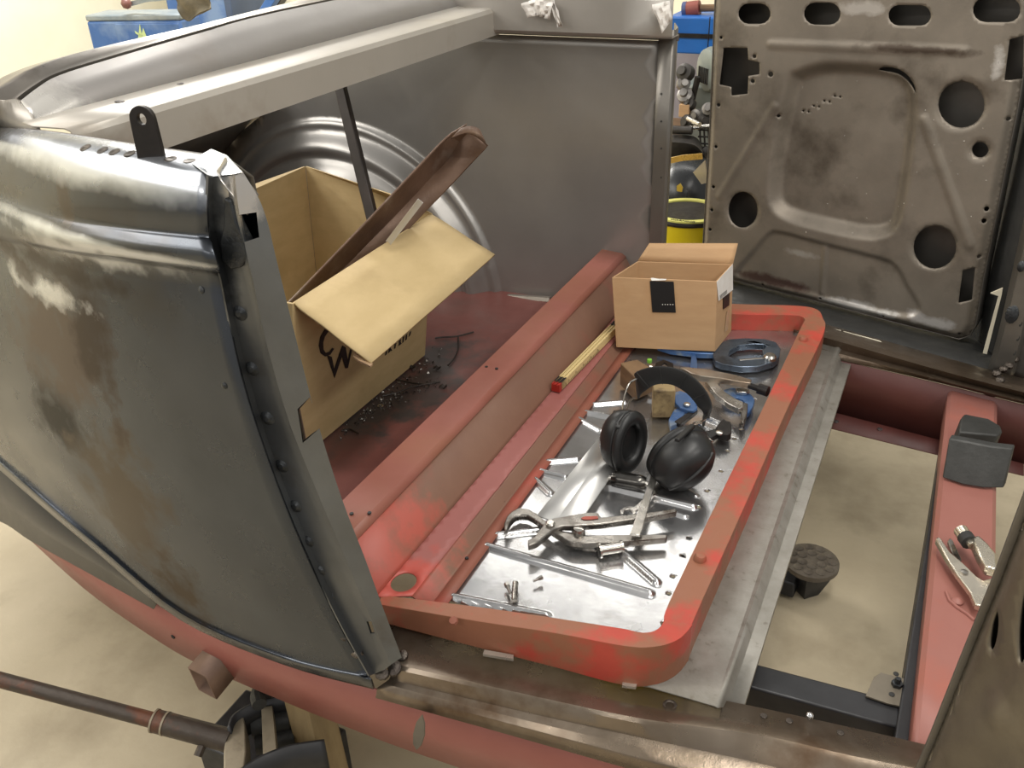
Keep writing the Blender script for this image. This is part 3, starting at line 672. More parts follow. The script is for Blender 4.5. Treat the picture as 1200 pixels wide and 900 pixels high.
def door_h(P):
    H = -.025*sstep(.012, -.020, sdf(P, recess))
    H = H - .008*sstep(.004, -.008, sdf(P, lowpan))*1.0
    for a, b, wd, h in dribs: H = H + h*sstep(wd, wd*.3, segd(P, a, b))
    for k in (4, 5, 6, 7):
        c = np.array(dh[k]).mean(0); r = np.hypot(*(np.array(dh[k][0])-c)); dd = np.hypot(P[:, 0]-c[0], P[:, 1]-c[1])
        H = H - .004*sstep(r+.012, r, dd)
    H = H - .014*sstep(.018, .0, polyd(P, doutb))          # rolled outer edge
    return H
ex = []
for a, b, wd, h in dribs:
    a, b = np.array(a), np.array(b); n = int(np.hypot(*(b-a))/.004); t = (b-a)/np.hypot(*(b-a)); nn = np.array((-t[1], t[0]))
    for k in range(n+1):
        for s in (-1, -.6, -.3, 0, .3, .6, 1): ex.append(a+(b-a)*k/n+nn*wd*s)
def dw(x, y): return tuple(onp(x, y, MD.translation, dn))
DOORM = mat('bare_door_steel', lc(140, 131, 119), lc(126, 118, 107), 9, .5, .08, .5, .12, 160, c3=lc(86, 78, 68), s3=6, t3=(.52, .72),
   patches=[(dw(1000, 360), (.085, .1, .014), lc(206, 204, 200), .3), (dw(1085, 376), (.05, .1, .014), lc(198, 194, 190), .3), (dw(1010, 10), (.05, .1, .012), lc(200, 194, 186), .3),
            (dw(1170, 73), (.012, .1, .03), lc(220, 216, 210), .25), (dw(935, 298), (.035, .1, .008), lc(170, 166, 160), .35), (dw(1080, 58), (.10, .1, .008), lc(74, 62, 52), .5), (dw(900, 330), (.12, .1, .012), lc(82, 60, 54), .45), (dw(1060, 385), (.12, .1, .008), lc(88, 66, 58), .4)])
far_door = relief('door', dout, dh, door_h, .0055, MD, DOORM, car, thick=.002, ang=70)
far_door['label'] = 'bare steel inner door panel with round holes and square recess, open on the far side'
# door sides and outer skin
edge = [MD @ V(u, v, -.013) for u, v in dens(doutb, .02)]
deep = [p-dn*.055 for p in edge]
loft('door_rim', [edge+[edge[0]], deep+[deep[0]]], STEEL_D, far_door, thick=.002, tocam=False)
prism('outer_skin', [MD @ V(u, v, -.068) for u, v in doutb], -dn*.003, STEEL_D, far_door)
# grinding sparks: tiny bright spatter on the panel
SPAT = mat('weld_spatter', lc(236, 232, 224), None, 5, .25, .05, .8, 0)
rr = random.Random(3); vs = []; fs = []
for _ in range(46):
    x, y = rr.uniform(930, 1160), rr.uniform(90, 330); q = duv(x, y); h = float(door_h(np.array([q]))[0])
    if any(inpoly(np.array([q]), h_)[0] for h_ in dh): continue
    p = MD @ V(q[0], q[1], h); r = rr.uniform(.0007, .0016); k = len(vs)
    vs += [p+dux*r, p+V(0, 0, r), p-dux*r, p-V(0, 0, r), p+dn*r]; fs += [(k, k+1, k+4), (k+1, k+2, k+4), (k+2, k+3, k+4), (k+3, k, k+4)]
o = mesh('weld_spatter', vs, fs, SPAT, far_door); o['kind'] = 'stuff'

# far front pillar on the right
fp = [([(1158,432),(1172,380),(1190,300),(1212,200)], 1.77), ([(1163,436),(1178,384),(1197,304),(1220,200)], 1.75), ([(1184,440),(1196,395),(1206,340),(1235,200)], 1.75), ([(1188,442),(1200,396),(1211,340),(1240,200)], 1.758), ([(1200,446),(1212,398),(1225,340),(1255,200)], 1.75), ([(1260,458),(1275,398),(1290,340),(1310,200)], 1.76)]
ap = loft('windscreen_pillar', [cr([on(x, y, 'y', v) for x, y in pts], 4) for pts, v in fp], STEEL_D, car, thick=.002, ang=25)
for x, y, r in ((1186,368,.014),(1197,312,.008)):
    lathe('weld_patch', [(r, -.003), (r, .003), (r*.7, .005), (r*.1, .006)], DARKHOLE, ap, frame_at(on(x, y, 'y', 1.75), (-.3, -1, .2)), n=12, sx=.8, sy=1.3)
for x, y in ((1168,437),(1176,432),(1183,428),(1190,420),(1172,445)):
    lathe('weld_bead', [(.008, -.003), (.0075, .002), (.004, .005), (.0005, .006)], WELD, ap, frame_at(on(x, y, 'z', .578), (random.uniform(-.4, .4), -.5, 1)), n=9)
for x, y in ((1196,378),(1193,395),(1189,412)):
    lathe('rivet', [(.006, -.003), (.006, .0015), (.004, .002), (.0004, .001)], RUBBER, ap, frame_at(on(x, y, 'y', 1.752), (-.2, -1, .1)), n=10, sx=.6, sy=1.3)
# dark door seal channel between door and pillar
sc = [[on(x, y, 'y', v) for x, y in pts] for pts, v in (([(1090,425),(1118,400),(1130,330),(1160,200),(1185,60)], 2.12), ([(1156,440),(1168,410),(1184,340),(1212,220),(1250,60)], 1.90))]
loft('door_channel', [cr(r, 4) for r in sc], RUBBER, car, thick=.004)
hf = [on(x, y, 'z', .545) for x, y in ((845,352),(960,388),(1060,416),(1165,448))]
hg = [on(x, y, 'z', .47) for x, y in ((845,300),(960,330),(1060,360),(1160,385))]
loft('sill_extension', [cr(hg, 3), cr(hf, 3)], RUBBER, car, thick=.002)
PALE = mat('pale_lath', lc(226, 218, 196), None, 10, .6, .05)
lath = prism('lath', [on(x, y, 'y', 1.9) for x, y in ((1148,428),(1153,429),(1174,345),(1175,338),(1161,344),(1170,347))], V(0, .006, 0), PALE)
tag(lath, 'pale thin lath standing beside the far front pillar', 'lath')
lath2 = prism('lath', [on(x, y, 'z', .555) for x, y in ((966,386),(985,390),(985,395),(965,393))], V(0, 0, .006), PALE)
tag(lath2, 'short pale offcut lying on the far sill behind the red frame corner', 'offcut')
lath3 = prism('lath', [on(x, y, 'z', .555) for x, y in ((988,391),(1030,402),(1033,404),(988,397))], V(0, 0, .006), PALE)
tag(lath3, 'long pale offcut lying on the far sill under the open door', 'offcut')

# ------------------------------------------------------------------ near door (right foreground)
nA, nB = on(1066, 900, 'y', .65), on(1200, 545, 'y', .65)
nu = V(.60, -.80, 0).normalized(); nn_ = V(-nu.y, nu.x, 0)
if nn_.x > 0: nn_ = -nn_
hinge = V((nA.x+nB.x)/2, .65, 0)
MN = Matrix((nu, V(0, 0, 1), nn_)).transposed().to_4x4(); MN.translation = hinge; MNi = MN.inverted()
def nuv(x, y): q = MNi @ onp(x, y, hinge, nn_); return (q.x, q.y)
e = [nuv(*p) for p in ((1062,915),(1085,860),(1118,775),(1160,670),(1200,560),(1215,515))]
nout = [(e[0][0]-.01, e[0][1]-.06)]+e+[(e[-1][0]+.005, 1.16), (e[-1][0]+.02, 1.20), (.40, 1.20), (.42, 1.17), (.42, .70), (.38, e[0][1]-.06)]
def ncirc(x, y, rx, ry, tilt=0, n=20):
    return [nuv(x+rx*math.cos(a)*math.cos(tilt)-ry*math.sin(a)*math.sin(tilt), y+rx*math.cos(a)*math.sin(tilt)+ry*math.sin(a)*math.cos(tilt)) for a in [2*math.pi*i/n for i in range(n)]]
nh = [ncirc(1165,739,4.5,23,.12), ncirc(1204,725,9,52,.1), ncirc(1120,810,1.6,6,.15), ncirc(1111,833,1.6,6,.15), ncirc(1083,889,1.3,4.5,.2), ncirc(1185,620,1.6,5,.15)]
rb_ = (nuv(1115,885), nuv(1175,838)); rb2 = (nuv(1175,838), nuv(1215,790))
def near_h(P): return .004*sstep(.022, .004, segd(P, *rb_))+.004*sstep(.022, .004, segd(P, *rb2))-.012*sstep(.02, 0, polyd(P, [tuple(q) for q in nout]))
nd = relief('door', nout, nh, near_h, .008, MN, mat('near_door_steel', lc(120, 112, 98), lc(106, 98, 86), 12, .45, .08, .7, .1, 160, c3=lc(92, 84, 72), s3=8), car, thick=.002, ang=70)
nd['label'] = 'edge of the near open door with oval holes'
ep = [MN @ V(u, v, -.004) for u, v in nout+[nout[0]]]
loft('door_rim', [ep, [p-nn_*.03 for p in ep], [p-nn_*.056 for p in ep]], STEEL_D, nd, thick=.002, tocam=False)
prism('outer_skin', [MN @ V(u, v, -.06) for u, v in nout], -nn_*.003, STEEL_D, nd)
# ------------------------------------------------------------------ cardboard boxes
CARD = mat('cardboard', lc(200, 176, 130), lc(190, 166, 120), 10, .75, .05, 0, .15, 90, stretch=(1, 1, 4), c3=lc(180, 156, 112), s3=5)
CARD2 = mat('cardboard_warm', lc(190, 154, 114), lc(180, 144, 105), 10, .75, .05, 0, .12, 90, stretch=(1, 1, 4), c3=lc(178, 138, 96), s3=6)
INK = mat('printed_ink', lc(44, 36, 34), None, 8, .6, .05)
WHITE = mat('white_label_paper', lc(236, 234, 228), lc(226, 222, 214), 40, .6, .05)
BLACKT = mat('black_label', lc(26, 24, 24), None, 10, .45, .05)
def wall(name, quad, nrm, M, parent, t=.004): return prism(name, quad, Vector(nrm)*t, M, parent, bevel=.0008)
def sheet(name, quad, M, parent, t=.004, nu=6, nv=4, wob=.002, seed=1):
    rr = random.Random(seed); a, b, c, d_ = quad; n = (b-a).cross(d_-a).normalized(); R3 = []
    for i in range(nv+1):
        R3.append([a.lerp(b, j/nu).lerp(d_.lerp(c, j/nu), i/nv)+n*wob*rr.uniform(-1, 1)*(i > 0) for j in range(nu+1)])
    o = loft(name, [cr(r, 3) for r in R3], M, parent, ang=60); md = o.modifiers.new('thick', 'SOLIDIFY'); md.thickness = t; md.offset = -1; return o

zb, zh, zk = .538, .84, .90
bx = thing('cardboard_box', 'large open cardboard carton with folded out flap standing on the red trunk floor', 'box', (-1.03, 1.2, zb))
FN, FF = V(-.868, .985, 0), V(-.893, 1.425, 0)       # front near / front far
BF, BN = V(-1.19, 1.455, 0), V(-1.20, 1.0, 0)
def z_(p, z): return V(p.x, p.y, z)
hN, hF = on(345, 355, 'z', zh), on(506, 251, 'z', zh)
fN, fF = V(-.905, .985, zb), on(497, 417, 'z', zb)
cf, cn = on(358, 195, 'z', zk), on(296, 217, 'z', zk)
fw = wall('side_panel', [fN, fF, hF, hN], (-1, 0, 0), CARD, bx)
wall('side_panel', [fF, V(-1.19, 1.45, zb), cf, on(470, 232, 'z', .88), hF], (0, 1, 0), CARD, bx)
wall('side_panel', [V(-1.19, 1.45, zb), V(-1.2, 1.0, zb), V(cn.x, 1.0, zk-.01), cn, cf], (-1, 0, 0), CARD, bx)
wall('side_panel', [fN, V(-1.2, 1.0, zb), V(-1.2, 1.0, zh), hN], (0, -1, 0), CARD, bx)
wall('bottom', [fN, fF, V(-1.19, 1.45, zb), V(-1.2, 1.0, zb)], (0, 0, 1), CARD, bx)
fe = [on(435, 425, 'z', .782), on(580, 298, 'z', .785)]
flap = sheet('flap', [hN, hF, fe[1], fe[0]], CARD, bx, .004, 6, 5, .0015, 4)
# torn corner of the flap
prism('torn_edge', [on(x, y, 'z', .778) for x, y in ((417,414),(432,420),(437,428),(434,431),(420,424),(414,419))], V(0, 0, .003), mat('torn_kraft', lc(170, 140, 108), None, 20, .8, .05), bx)
# print on the front wall
fpn = (fF-fN).cross(hN-fN).normalized()
if fpn.x < 0: fpn = -fpn
onf = onmesh(fw, .001)
def cp(pts): return [onf(370+x/6, 360+y/6) for x, y in pts]
prism('printed_letter', cp([(75,335),(108,347),(126,435),(183,268),(206,280),(222,375),(240,290),(252,296),(222,425),(205,428),(180,345),(128,497)]), fpn*.0006, INK, fw)
Co = [(62,150),(30,205),(18,270),(30,322),(62,345),(98,332),(125,290),(112,285),(92,312),(66,320),(50,295),(48,245),(60,205),(84,170)]
prism('printed_letter', cp(Co), fpn*.0006, INK, fw)
for pts in ([(484,338),(494,330),(500,300),(490,306)], [(506,322),(516,314),(524,280),(512,288)], [(524,308),(534,302),(520,282),(512,288)], [(548,292),(556,284),(562,250),(552,258)],
            [(580,270),(590,262),(596,222),(586,230)], [(592,262),(600,255),(586,232),(580,240)], [(606,250),(614,242),(620,200),(610,210)], [(626,232),(636,224),(640,186),(632,192)], [(650,206),(660,196),(668,168),(660,172)]):
    prism('printed_letter', cp(pts), fpn*.0006, INK, fw)

# rusty steel channel leaning in the carton
RUSTY = mat('rusty_channel', lc(116, 92, 76), lc(98, 76, 62), 14, .5, .12, .35, .3, 160, c3=lc(140, 126, 114), s3=9, t3=(.55, .7))
chn = thing('steel_channel', 'rusty brown steel channel leaning out of the large carton', 'steel channel', (-.92, 1.08, .72))
def cpx(pts): return [on(x, y, 'y', v) for x, y, v in pts]
eL = cpx([(322,374,1.08),(338,358,1.10),(440,252,1.28),(515,172,1.43),(528,160,1.45),(546,149,1.45)])
eC = cpx([(332,384,1.14),(372,346,1.19),(462,254,1.35),(528,184,1.46),(538,166,1.46),(552,152,1.46)])
eR = cpx([(398,352,1.23),(420,331,1.26),(500,246,1.38),(556,186,1.43),(566,176,1.435),(571,170,1.44)])
lip = [p+V(.004, -.003, .006) for p in eL]
o = loft('web', [lin(r, 3) for r in (lip, eL, eC, eR)], RUSTY, chn, thick=.003, ang=25)
ce = cpx([(540,150,1.44),(550,147.5,1.44),(560,150,1.43),(564,157,1.42)]); ce2 = cpx([(528,162,1.42),(545,156,1.43),(560,162,1.42),(570,171,1.41)])
loft('curled_end', [cr(ce, 3), cr(ce2, 3)], RUSTY, chn, thick=.002, ang=40)
al0, al1 = on(457, 282, 'y', 1.25), on(493, 235, 'y', 1.26)
da = (al1-al0).normalized(); su = V(.55, -.75, .35); su = (su-da*su.dot(da)).normalized()
stp = sweep('aluminium_strip', [al0-da*.004, al1], [(-.0055, 0), (-.0055, .004), (-.004, .004), (-.004, .0012), (.004, .0012), (.004, .004), (.0055, .004), (.0055, 0)], mat('bright_aluminium', lc(206, 205, 202), None, 10, .35, .08, .5, .05), None, up=tuple(su), ang=20)
tag(stp, 'thin bright aluminium channel strip beside the rusty channel in the carton', 'metal strip')
k0, k1 = on(434, 245, 'y', 1.40), on(396, 90, 'y', 1.47)
stick = sweep('flat_iron_bar', lin([k0+(k0-k1).normalized()*.22, k1], 4), rectp(.014, .022), mat('dark_bar_paint', lc(58, 50, 46), lc(46, 40, 36), 20, .5, .1, .2), None, up=(1, 0, 0))
bev(stick, .002); tag(stick, 'dark slim flat bar standing upright in the large carton', 'bar')

# small carton on the tools
zc = .598; zc2 = .742
A0, A1, A2 = on(722, 407, 'z', zc), on(838, 412, 'z', zc), on(857, 388, 'z', zc); A3 = A0+(A2-A1)
B0, B1, B2, B3 = on(717, 325, 'z', zc2), on(840, 330, 'z', zc2), on(859, 309.5, 'z', zc2), on(747, 306, 'z', zc2)
sb = thing('cardboard_box', 'small open cardboard carton with black label sitting on the clamp tools', 'box', tuple((A0+A2)/2))
fr_ = wall('side_panel', [A0, A1, B1, B0], (0, 1, 0), CARD2, sb, .003)
sw = wall('side_panel', [A1, A2, B2, B1], (-1, 0, 0), CARD2, sb, .003)
wall('side_panel', [A2, A3, B3, B2], (0, -1, 0), CARD2, sb, .003)
wall('side_panel', [A3, A0, B0, B3], (1, 0, 0), CARD2, sb, .003)
wall('bottom', [A0, A1, A2, A3], (0, 0, 1), CARD2, sb, .003)
sheet('flap', [B3, B2, on(865, 285, 'z', .775), on(761, 285, 'z', .775)], CARD2, sb, .003, 5, 3, .001, 2)
nf = (A1-A0).cross(B0-A0).normalized(); nf = nf if nf.y < 0 else -nf
ofr = onmesh(fr_, .0012); onfr = lambda x, y: ofr(680+x/4, 260+y/4)
lb = prism('black_label', [onfr(*p) for p in ((326,276),(438,279),(448,424),(338,422))], nf*.0005, BLACKT, fr_)
for i in range(5): prism('printed_dot', [onfr(384+i*12+dx, 384+dy) for dx, dy in ((0, 0), (4, 0), (4, 4), (0, 4))], nf*.0009, WHITE, fr_)
prism('tape_tear', [onfr(*p) for p in ((330,266),(342,228),(372,262),(405,264),(400,272),(335,274))], nf*.0007, WHITE, fr_)
ns = (A2-A1).cross(B1-A1).normalized(); ns = ns if ns.x > 0 else -ns
osd = onmesh(sw, .0012); onsd = lambda x, y: osd(680+x/4, 260+y/4)
prism('white_label', [onsd(*p) for p in ((641,262),(714,200),(712,318),(645,370))], ns*.0005, WHITE, sw)
prism('black_label', [onsd(*p) for p in ((667,355),(696,332),(695,390),(667,410))], ns*.0006, BLACKT, sw)
for i in range(4):
    prism('printed_line', [onsd(*p) for p in ((650, 346+i*5), (684, 318+i*5), (684, 319.4+i*5), (650, 347.4+i*5))], ns*.0008, INK, sw)
prism('clear_tape', [onsd(*p) for p in ((684,420),(698,408),(688,505),(674,515))], ns*.0004, mat('tape_clear', lc(190, 166, 132), None, 10, .2, .05), sw)

# ------------------------------------------------------------------ folding rule on the ledge
YEL = mat('yellow_rule', lc(220, 198, 142), lc(208, 184, 128), 20, .5, .05, stretch=(1, .1, 1)); REDT = mat('red_tip', lc(176, 48, 38), None, 10, .4, .05); DKH = mat('rule_hinge', lc(60, 58, 60), None, 20, .35, .1, .6)
zl = .603
r0, r1 = on(651, 459, 'z', zl), on(724, 384, 'z', zl)
rd = (r1-r0).normalized(); rs = V(rd.y, -rd.x, 0)
rule = thing('folding_rule', 'yellow folding rule with red tips lying on the red ledge', 'folding rule', tuple(r0))
L = (r1-r0).length
for k in range(5):
    o0 = r0+rs*((k-2)*.0033)
    def seg(nm, a, b, M, ex=0):
        return box(nm, (a, -.0012, 0), (b, .0012, .0150-.0012*(k % 2)+ex), M, rule, Matrix.Translation(o0) @ Matrix((rd, rs, V(0, 0, 1))).transposed().to_4x4())
    st = seg('stick', .010, L, YEL); seg('tip', .0, .010, REDT); seg('hinge', .010, .030, DKH, .0005); seg('hinge', L-.022, L-.002, DKH, .0005)
M0 = Matrix.Translation(r0+rs*.0095) @ Matrix((rd, rs, V(0, 0, 1))).transposed().to_4x4()
for i in range(22): box('graduation', (.035+i*.0065, -.001, .001 if i % 5 else .0), (.0358+i*.0065, -.0006, .006 if i % 5 else .010), INK, rule, M0)

# ------------------------------------------------------------------ tools in the pan
ZQ = .583
TOOL = mat('tool_steel', lc(150, 146, 140), lc(124, 120, 114), 20, .28, .06, .9, .03, 180, c3=lc(88, 80, 72), s3=30, t3=(.52, .68))
TOOLB = mat('bright_tool_steel', lc(206, 202, 196), lc(184, 180, 172), 30, .22, .08, .95, .06)
BLUE = mat('blue_tool_paint', lc(58, 96, 150), lc(84, 112, 152), 30, .35, .1, .35, .1, c3=lc(130, 140, 150), s3=24, t3=(.55, .66))
CLAMPST = mat('blued_clamp_steel', lc(120, 132, 146), lc(98, 110, 126), 24, .32, .1, .8, .15, c3=lc(80, 84, 90), s3=16)
def cp2(pts, z): return [on(580+x/5, 560+y/5, 'z', z) for x, y in pts]
pl = thing('slip_joint_pliers', 'long steel water pump pliers lying across the front of the pan', 'pliers', tuple(on(650, 625, 'z', ZQ)))
arm1 = [(58,335),(54,300),(70,258),(100,226),(140,206),(200,214),(245,240),(300,285),(340,318),(400,346),(460,360),(525,368),(600,366),(1002,362),(1010,372),(1005,384),(880,396),(750,405),(640,412),(525,416),(460,410),(410,394),(340,350),(285,312),(235,276),(190,252),(150,248),(118,262),(92,290),(72,332)]
arm2 = [(195,430),(193,398),(235,372),(262,332),(300,292),(345,268),(420,254),(500,240),(560,232),(602,236),(622,262),(760,248),(900,234),(1050,210),(1064,218),(1062,230),(900,262),(760,282),(622,302),(480,312),(405,312),(345,330),(300,370),(250,412)]
prism('handle_jaw', cp2(arm1, ZQ+.004), V(0, 0, .010), TOOL, pl, bevel=.0018)
prism('handle_jaw', cp2(arm2, ZQ+.011), V(0, 0, .010), TOOL, pl, bevel=.0018)
lathe('pivot_bolt', [(.007, .0), (.007, .012), (.005, .014), (.0005, .014)], TOOLB, pl, frame_at(on(580+325/5, 560+305/5, 'z', ZQ+.012), (0, 0, 1)), n=8)
lathe('adjuster_nut', [(.008, .0), (.0085, .004), (.006, .010), (.003, .011), (.0005, .011)], TOOLB, pl, frame_at(on(580+490/5, 560+330/5, 'z', ZQ+.011), (0, 0, 1)), n=10, sx=1.2)
prism('red_mark', cp2([(505,238),(525,228),(600,226),(606,240),(560,246),(520,246)], ZQ+.0215), V(0, 0, .0008), mat('faded_red_paint', lc(170, 84, 70), None, 20, .5, .1), pl)
for i in range(5): prism('jaw_tooth', cp2([(120+i*14, 252-i*1), (128+i*14, 250-i), (126+i*14, 258-i)], ZQ+.005), V(0, 0, .008), TOOL, pl)

# cylinder pin lying in front of the pliers
pc0, pc1 = on(703, 645, 'z', ZQ+.009), on(728, 641, 'z', ZQ+.009)
pin = thing('steel_pin', 'short shiny steel sleeve with a washer end next to the lower plier handle', 'pin', tuple(on(715, 650, 'z', ZQ)))
tube('sleeve', lin([pc0, pc1], 2), .0075, TOOLB, pin, n=16)
tube('washer', lin([pc0-(pc1-pc0)*.06, pc0+(pc1-pc0)*.03], 1), .0115, TOOLB, pin, n=16)
tube('washer', lin([pc1-(pc1-pc0)*.03, pc1+(pc1-pc0)*.06], 1), .0095, TOOLB, pin, n=16)

# bent aluminium angle strip
al = [(629,604),(651,610),(710,527),(742,480),(722,476),(700,505)]
q0, q1, q2 = on(629, 604, 'z', ZQ+.012), on(651, 611, 'z', ZQ+.001), on(683, 606, 'z', ZQ+.010)
w0, w1, w2 = on(722, 487, 'z', ZQ+.012), on(735, 492, 'z', ZQ+.001), on(760, 492, 'z', ZQ+.010)
ang_ = loft('aluminium_angle', [[q0, w0], [q1+V(-.001, 0, 0), w1+V(-.001, 0, 0)], [q1+V(.001, 0, 0), w1+V(.001, 0, 0)], [q2, w2]], mat('brushed_aluminium', lc(204, 203, 200), lc(196, 195, 192), 8, .36, .03, .8, .01), None, thick=.002, ang=10)
tag(ang_, 'wide bent aluminium strip lying between the pliers and the ear muffs', 'metal strip')
# flat bar
fbz = ZQ+.022
fbar = hexa('flat_bar', [on(738,628,'z',ZQ+.022), on(750,629.5,'z',ZQ+.022), on(772,556,'z',ZQ+.016), on(764,556,'z',ZQ+.016)]+[p+V(0, 0, .004) for p in (on(738,628,'z',ZQ+.022), on(750,629.5,'z',ZQ+.022), on(772,556,'z',ZQ+.016), on(764,556,'z',ZQ+.016))], TOOLB, None, bevel=.0008)
tag(fbar, 'narrow bright flat bar resting across the upper plier handle', 'flat bar')
# open end spanner
sp = [(727,604),(727,600),(731,596.5),(737,595),(743,596.5),(748,592),(764,577),(769,573),(772,576),(768,581),(752,597),(745,601),(745,604),(742,604.5),(741,601),(737,599),(732,600),(730,604)]
o = prism('open_spanner', [on(x, y, 'z', ZQ+.002) for x, y in sp], V(0, 0, .004), TOOLB, None, bevel=.0008); tag(o, 'small chrome open end spanner beneath the narrow flat bar', 'spanner')
# steel roller by the left cup
ro0, ro1 = on(717, 560, 'z', ZQ+.012), on(757, 567, 'z', ZQ+.012)
ro = thing('steel_roller', 'dark shiny steel roller lying under the left ear cup', 'roller', tuple(on(737, 570, 'z', ZQ)))
fr2 = lin([ro0, ro1], 10)
tube('barrel', fr2, .0125, mat('oiled_steel', lc(96, 94, 90), lc(70, 68, 66), 30, .2, .08, .9, .1), ro, n=18, scale=[.72, .92, 1, 1, 1, 1, 1, 1, 1, .92, .72])
tube('axle', [ro0-(ro1-ro0)*.08, ro1+(ro1-ro0)*.08], .005, TOOLB, ro, n=12)

# loose rivets and screw near the front of the pan
def bolt(name, a, b, r, label, head=True, cat='bolt', group=None, hollow=False):
    t = thing(name, label, cat, tuple((a+b)/2), group)
    tube('shank', lin([a, b], 2), r, TOOL, t, n=12)
    if head:
        d_ = (b-a).normalized(); tube('head', [a-d_*.002, a+d_*.004], r*1.75, TOOLB, t, n=6)
    return t
bolt('rivet_sleeve', on(604, 683, 'z', ZQ+.0045), on(602.5, 704, 'z', ZQ+.0045), .0042, 'upright looking dark steel sleeve lying beside the tiny bolt on the pan', False, 'sleeve')
bolt('small_bolt', on(594, 685, 'z', ZQ+.004), on(598, 695, 'z', ZQ+.004), .0022, 'tiny hex bolt lying against the dark sleeve at the pan front')
bolt('small_screw', on(634, 677, 'z', ZQ+.004), on(625, 681, 'z', ZQ+.003), .0018, 'tiny screw lying alone right of the dark sleeve', True, 'screw')

# wooden blocks
WOOD = mat('oily_wood', lc(128, 100, 70), lc(100, 76, 52), 12, .65, .08, 0, .2, 60, stretch=(1, 1, 5), c3=lc(72, 56, 42), s3=6)
WOOD2 = mat('pale_wood', lc(168, 146, 104), lc(148, 126, 88), 12, .65, .08, 0, .2, 60, stretch=(1, 5, 1), c3=lc(92, 74, 52), s3=12, t3=(.56, .66))
def block(top, hgt, M, label, zt):
    T = [on(x, y, 'z', zt) for x, y in top]; B = [V(p.x, p.y, zt-hgt) for p in T]
    return tag(hexa('wood_block', B+T, M, None, bevel=.002), label, 'wood block', 'wood blocks by the headband')
block([(745,443),(767,433.5),(747,421),(727,425)], .046, WOOD, 'dark oily wood block standing behind the headband', ZQ+.047)
block([(766,458),(792,457.5),(789,444),(765,445)], .054, WOOD2, 'pale wood block standing inside the headband loop', ZQ+.055)

# blue clamp jaws under the headband
def plate(name, pts, z, t, M, parent, holes=(), b=.0012): return prism(name, pxpoly(pts, 'z', z), V(0, 0, t), M, parent, holes=[pxpoly(h, 'z', z) for h in holes], bevel=b)
def pc(x, y, r, n=14, ry=None): return [(x+r*math.cos(2*math.pi*i/n), y+(ry or r)*math.sin(2*math.pi*i/n)) for i in range(n)]
def c6(pts): return [(690+x/6, 400+y/6) for x, y in pts]
bc = thing('sheet_clamp', 'blue sheet metal clamp lying beneath the headband beside the pale wood block', 'clamp', tuple(on(800, 480, 'z', ZQ)))
plate('jaw', c6([(600,385),(640,375),(700,395),(755,450),(762,500),(735,518),(690,512),(640,495),(605,460)]), ZQ+.022, .008, BLUE, bc)
plate('handle', c6([(560,590),(590,530),(640,500),(690,512),(660,570),(610,625),(570,640)]), ZQ+.012, .012, BLUE, bc)
plate('grip', c6([(600,590),(740,500),(765,512),(640,610)]), ZQ+.018, .008, BLACKST, bc)
lathe('pivot_bolt', [(.006, 0), (.006, .003), (.0005, .004)], TOOLB, bc, frame_at(on(805, 475, 'z', ZQ+.031), (0, 0, 1)), n=12)

# locking pliers with long silver handle
lp = thing('locking_pliers', 'silver locking pliers with black adjusting screw lying at the far right of the pan', 'pliers', tuple(on(850, 455, 'z', ZQ)))
plate('handle', c6([(640,222),(700,222),(820,235),(960,262),(1060,285),(1140,310),(1135,335),(1060,325),(930,300),(800,285),(720,265)]), ZQ+.026, .012, mat('worn_nickel', lc(178, 168, 154), lc(160, 148, 134), 20, .3, .08, .85, .08, c3=lc(140, 122, 104), s3=12), lp)
plate('lever', c6([(812,308),(860,302),(925,318),(905,345),(960,400),(1020,440),(1085,470),(1080,505),(1050,515),(980,480),(900,420),(850,360)]), ZQ+.016, .012, TOOLB, lp)
plate('jaw', c6([(1065,490),(1090,470),(1115,480),(1110,540),(1095,590),(1080,620),(1068,600)]), ZQ+.008, .012, TOOL, lp)
tube('screw', lin([on(878, 452, 'z', ZQ+.030), on(890, 456, 'z', ZQ+.030)], 2), .0055, BLACKST, lp, n=10)
tube('screw_knob', lin([on(889, 455.5, 'z', ZQ+.030), on(900, 459, 'z', ZQ+.030)], 2), .0095, BLACKST, lp, n=14)
plate('spring_plate', c6([(1030,350),(1110,345),(1130,365),(1110,380),(1040,375)]), ZQ+.014, .006, TOOLB, lp)
b2 = thing('blue_clamp_jaw', 'blue curved clamp jaw lying beneath the silver locking pliers', 'clamp', tuple(on(865, 472, 'z', ZQ)))
plate('jaw', c6([(940,372),(1000,355),(1080,370),(1140,405),(1165,440),(1155,480),(1125,530),(1100,540),(1110,480),(1080,440),(1040,425),(1010,440),(970,420)]), ZQ+.004, .009, BLUE, b2)

# big C clamp
cc = thing('c_clamp', 'large blued steel C clamp with blue arm at the far end of the pan', 'clamp', tuple(on(870, 420, 'z', ZQ)))
def q6(pts): return [(680+x/4, 260+y/4) for x, y in pts]
plate('frame', q6([(620,655),(625,625),(650,598),(690,578),(770,572),(860,576),(915,592),(936,622),(930,660),(905,684),(830,706),(750,708),(660,694),(630,680)]), ZQ+.001, .013, CLAMPST, cc,
      holes=[q6([(690,655),(700,628),(740,606),(800,600),(858,600),(872,612),(850,628),(856,650),(840,668),(780,672),(715,668)])])
plate('arm', q6([(360,604),(480,600),(640,612),(640,642),(560,640),(420,622)]), ZQ+.001, .011, BLUE, cc)
lathe('swivel_pad', [(.012, 0), (.012, .006), (.009, .010), (.0005, .011)], TOOLB, cc, frame_at(on(902, 421, 'z', ZQ+.014), (0, 0, 1)), n=14)
tube('spindle', lin([on(866, 424, 'z', ZQ+.010), on(903, 421, 'z', ZQ+.010)], 2), .005, TOOLB, cc, n=10)
